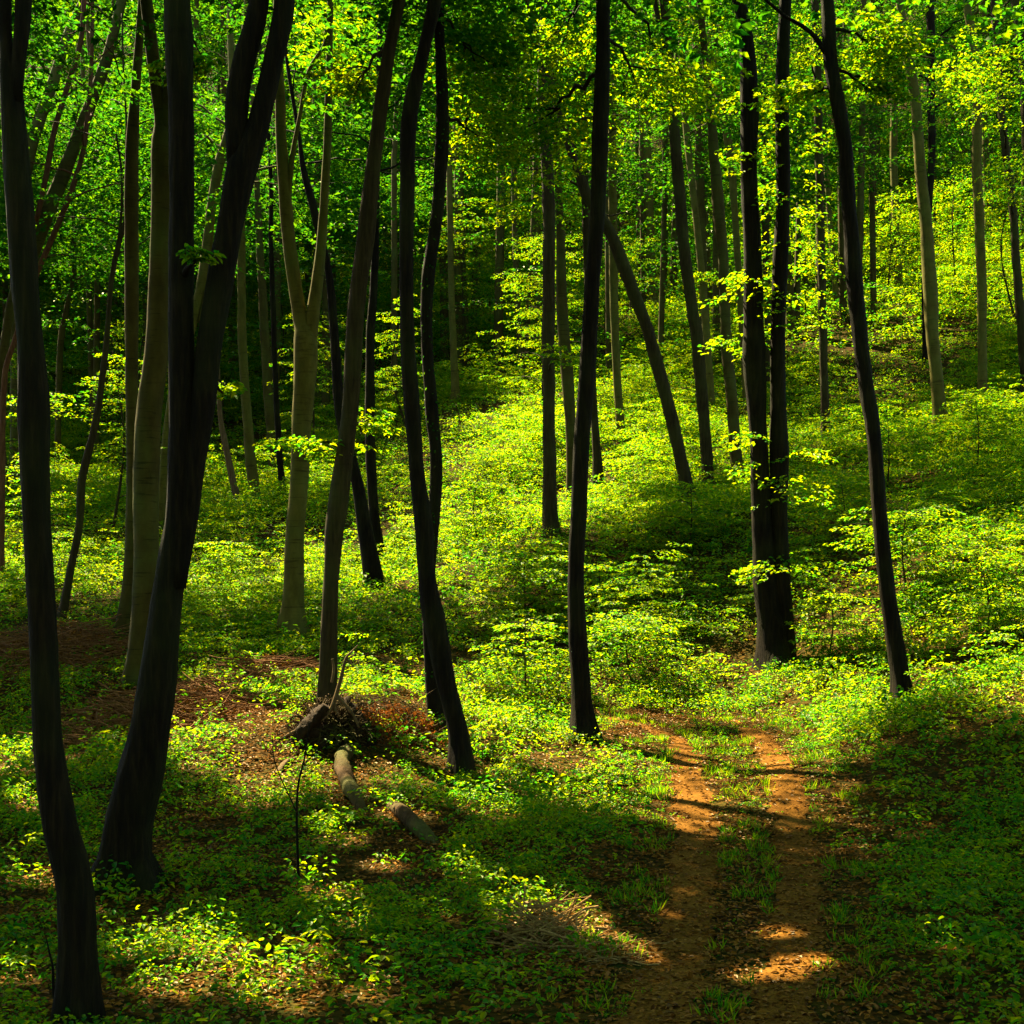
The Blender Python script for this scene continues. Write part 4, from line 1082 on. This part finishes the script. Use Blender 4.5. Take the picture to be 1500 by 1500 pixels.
# thicket of knee-high beech and bramble on the slope and the bank
BASES = np.concatenate([np.array([trees[k]['base'][:2] for k in keys])-d_*np.array([0, 1.0]) for d_ in (0, 1, 2)])
thick = Buf()
for y0, y1, dens, lf, L, nl in [(16,26,4.0,.058,.5,50),(26,40,5.0,.068,.68,54),(40,65,3.0,.095,1.0,60),(65,135,1.0,.15,1.7,64)]:
    x, y = scatter(y0, y1, dens)
    z = ground(x, y); G = np.stack([x, y, z], -1)
    px, py = proj(G)
    rd = rut_distance(x, y)
    slope = np.clip((z-0.7)/1.2, 0, 1)
    lump = vnoise(x, y, 0.8 if y0 < 40 else 0.45, 8)*.75+.25*vnoise(x, y, 2.2, 9)
    p = slope*np.clip(lump*2.4-0.7, 0, 1)*(1-litter_patch(px, py))*(rd > 1.0)
    ok = rng.random(len(x)) < p
    G, lump = G[ok], lump[ok]
    bd = np.sqrt(((G[:,None,:2]-BASES[None])**2).sum(-1)-0).min(1) if len(G) else 0
    for layer in range(4):
        O = G.copy(); O[:,2] += (0.25+0.40*layer)*lump**2*(1.35 if y0 < 40 else 1.9)*np.clip(bd/1.6, .25, 1)*rng.uniform(.6, 1.2, len(O))
        O[:,:2] += rng.normal(0, .2, (len(O), 2))
        az = rng.uniform(0, 6.28, len(O))
        sprays(thick, O, az, L*rng.uniform(.6, 1.2, len(O)), lf, nl=nl, droop=0.18, fine=y0 < 20, spread=.38, flat=.17, roll=.10)
tag(thick.build("undergrowth", M['leaf_beech']), "knee-high beech and bramble undergrowth on the slopes", "undergrowth", kind='stuff')

# leaf litter
lit = Buf()
for y0, y1, dens, lf in [(6.5,14,700,.048),(14,24,460,.052),(24,36,70,.07)]:
    x, y = scatter(y0, y1, dens)
    px, py = proj(np.stack([x, y, ground(x, y)], -1))
    rd = rut_distance(x, y)
    p = np.clip(0.5+litter_patch(px, py), 0, 1)*np.where(rd < 0, np.clip(np.maximum((17-y)/7, 1+rd/0.30), 0.10, 0.95), 1)
    ok = rng.random(len(x)) < p
    x, y = x[ok], y[ok]; n = len(x)
    P = np.stack([x, y, ground(x, y)+rng.uniform(.006, .03, n)], -1)
    leaves(lit, P, np.c_[rng.normal(0, 1, (n, 2)), rng.normal(0, .15, n)], np.array([0,0,1.0])+rng.normal(0, .3, (n, 3)), lf*rng.uniform(.6, 1.3, n), 0, True, .6, .1)
tag(lit.build("leaf_litter", M['leaf_dead']), "brown fallen beech leaves strewn over the ground", "leaf litter", kind='stuff')

# ------------------------------------------------------------------ the far wood behind
far = Buf()
nt_ = 190
y = rng.uniform(62, 150, nt_); x = rng.uniform(-1, 1, nt_)*(0.5*y+6)
for q in range(nt_):
    px, py = proj(np.array([x[q], y[q], ground(x[q], y[q])]))
    z0 = float(ground(x[q], y[q])); H = rng.uniform(26, 34)
    ln = np.array([[x[q], y[q], z0-0.4, .26],[x[q]+rng.normal(0, .3), y[q], z0+H*.5, .19],[x[q]+rng.normal(0, .9), y[q]+rng.normal(0, .5), z0+H, .05]])
    l = smooth_line(ln, 14); tube(far, l[:,:3], l[:,3]*rng.uniform(.6, 1.2), 7, 1, 0, None, cap=False)
    m = int(rng.integers(90, 125))
    f = np.where(rng.random(m) < .5, rng.uniform(.05, .62, m), rng.uniform(.6, 1.05, m)); a = rng.uniform(0, 6.28, m); rr = rng.uniform(.3, 3.6, m)*(1.15-0.6*f)
    O = np.stack([x[q]+rr*np.cos(a), y[q]+rr*np.sin(a), z0+H*f], -1)
    ok = ~in_spot(O) & clear_of_stems(O); O, a = O[ok], a[ok]; m = len(O)
    sprays(far, O, a+rng.normal(0, .7, m), rng.uniform(2.2, 3.8, m), .19, nl=92, droop=.3)
# unseen leaf walls added around and behind the viewer to block the low sky
for q in range(900):
    a = rng.uniform(0, 2*np.pi); rr = rng.uniform(16, 34)
    X, Y = rr*math.cos(a), rr*math.sin(a)-4
    if Y > 2 and abs(X) < 0.62*Y+9: continue
    z0 = float(ground(X, Y))
    O = np.stack([X+rng.normal(0, 1.2, 5), Y+rng.normal(0, 1.2, 5), z0+rng.uniform(1, 19, 5)], -1)
    sprays(far, O, rng.uniform(0, 6.28, 5), rng.uniform(2.2, 3.4, 5), .27, nl=56, droop=.3)
n = 9000  # leaf sheet added over the far wood to shade it from above
yy = rng.uniform(78, 165, n); G = np.stack([rng.uniform(-1, 1, n)*(0.5*yy+12), yy, 0*yy], -1)
G[:,2] = ground(G[:,0], G[:,1])+rng.uniform(20, 34, n)
G = G[((rng.random(n) < 1.25*(1-vnoise(G[:,0], G[:,1], .35, 21))+.25) | (proj(shadow_point(G))[0] < 760)) & ~in_spot(G) & (proj(G)[1] < 40)]
sprays(far, G, rng.uniform(0, 6.28, len(G)), rng.uniform(3.2, 4.8, len(G)), .38, nl=56, droop=.3)
G = np.stack([rng.uniform(-34, 34, 9000), rng.uniform(-18, 60, 9000), np.zeros(9000)], -1)  # unseen overhead leaves added to cut the skylight reaching the hollow
G[:,2] = ground(G[:,0], G[:,1])+rng.uniform(11, 21, 9000)
px, py = proj(shadow_point(G)); Q = shadow_point(G)
outside = (px < -150) | (px > 1650) | (py > 1580) | (Q[:,1] < 4)
vx, vy = proj(G); unseen = (vx < -40) | (vx > 1540) | (vy < -60) | (G[:,1] < 1)
G = G[outside & unseen & keep_canopy(G)]
sprays(far, G, rng.uniform(0, 6.28, len(G)), rng.uniform(2.0, 3.0, len(G)), .24, nl=60, droop=.3, cull=True)
tag(far.build("far_woodland_and_shade_leaves", [M['leaf_far'], M['olive']]), "dense leafy beech wood closing the view beyond the slope, plus unseen leaves added for shade", "woodland", kind='stuff')
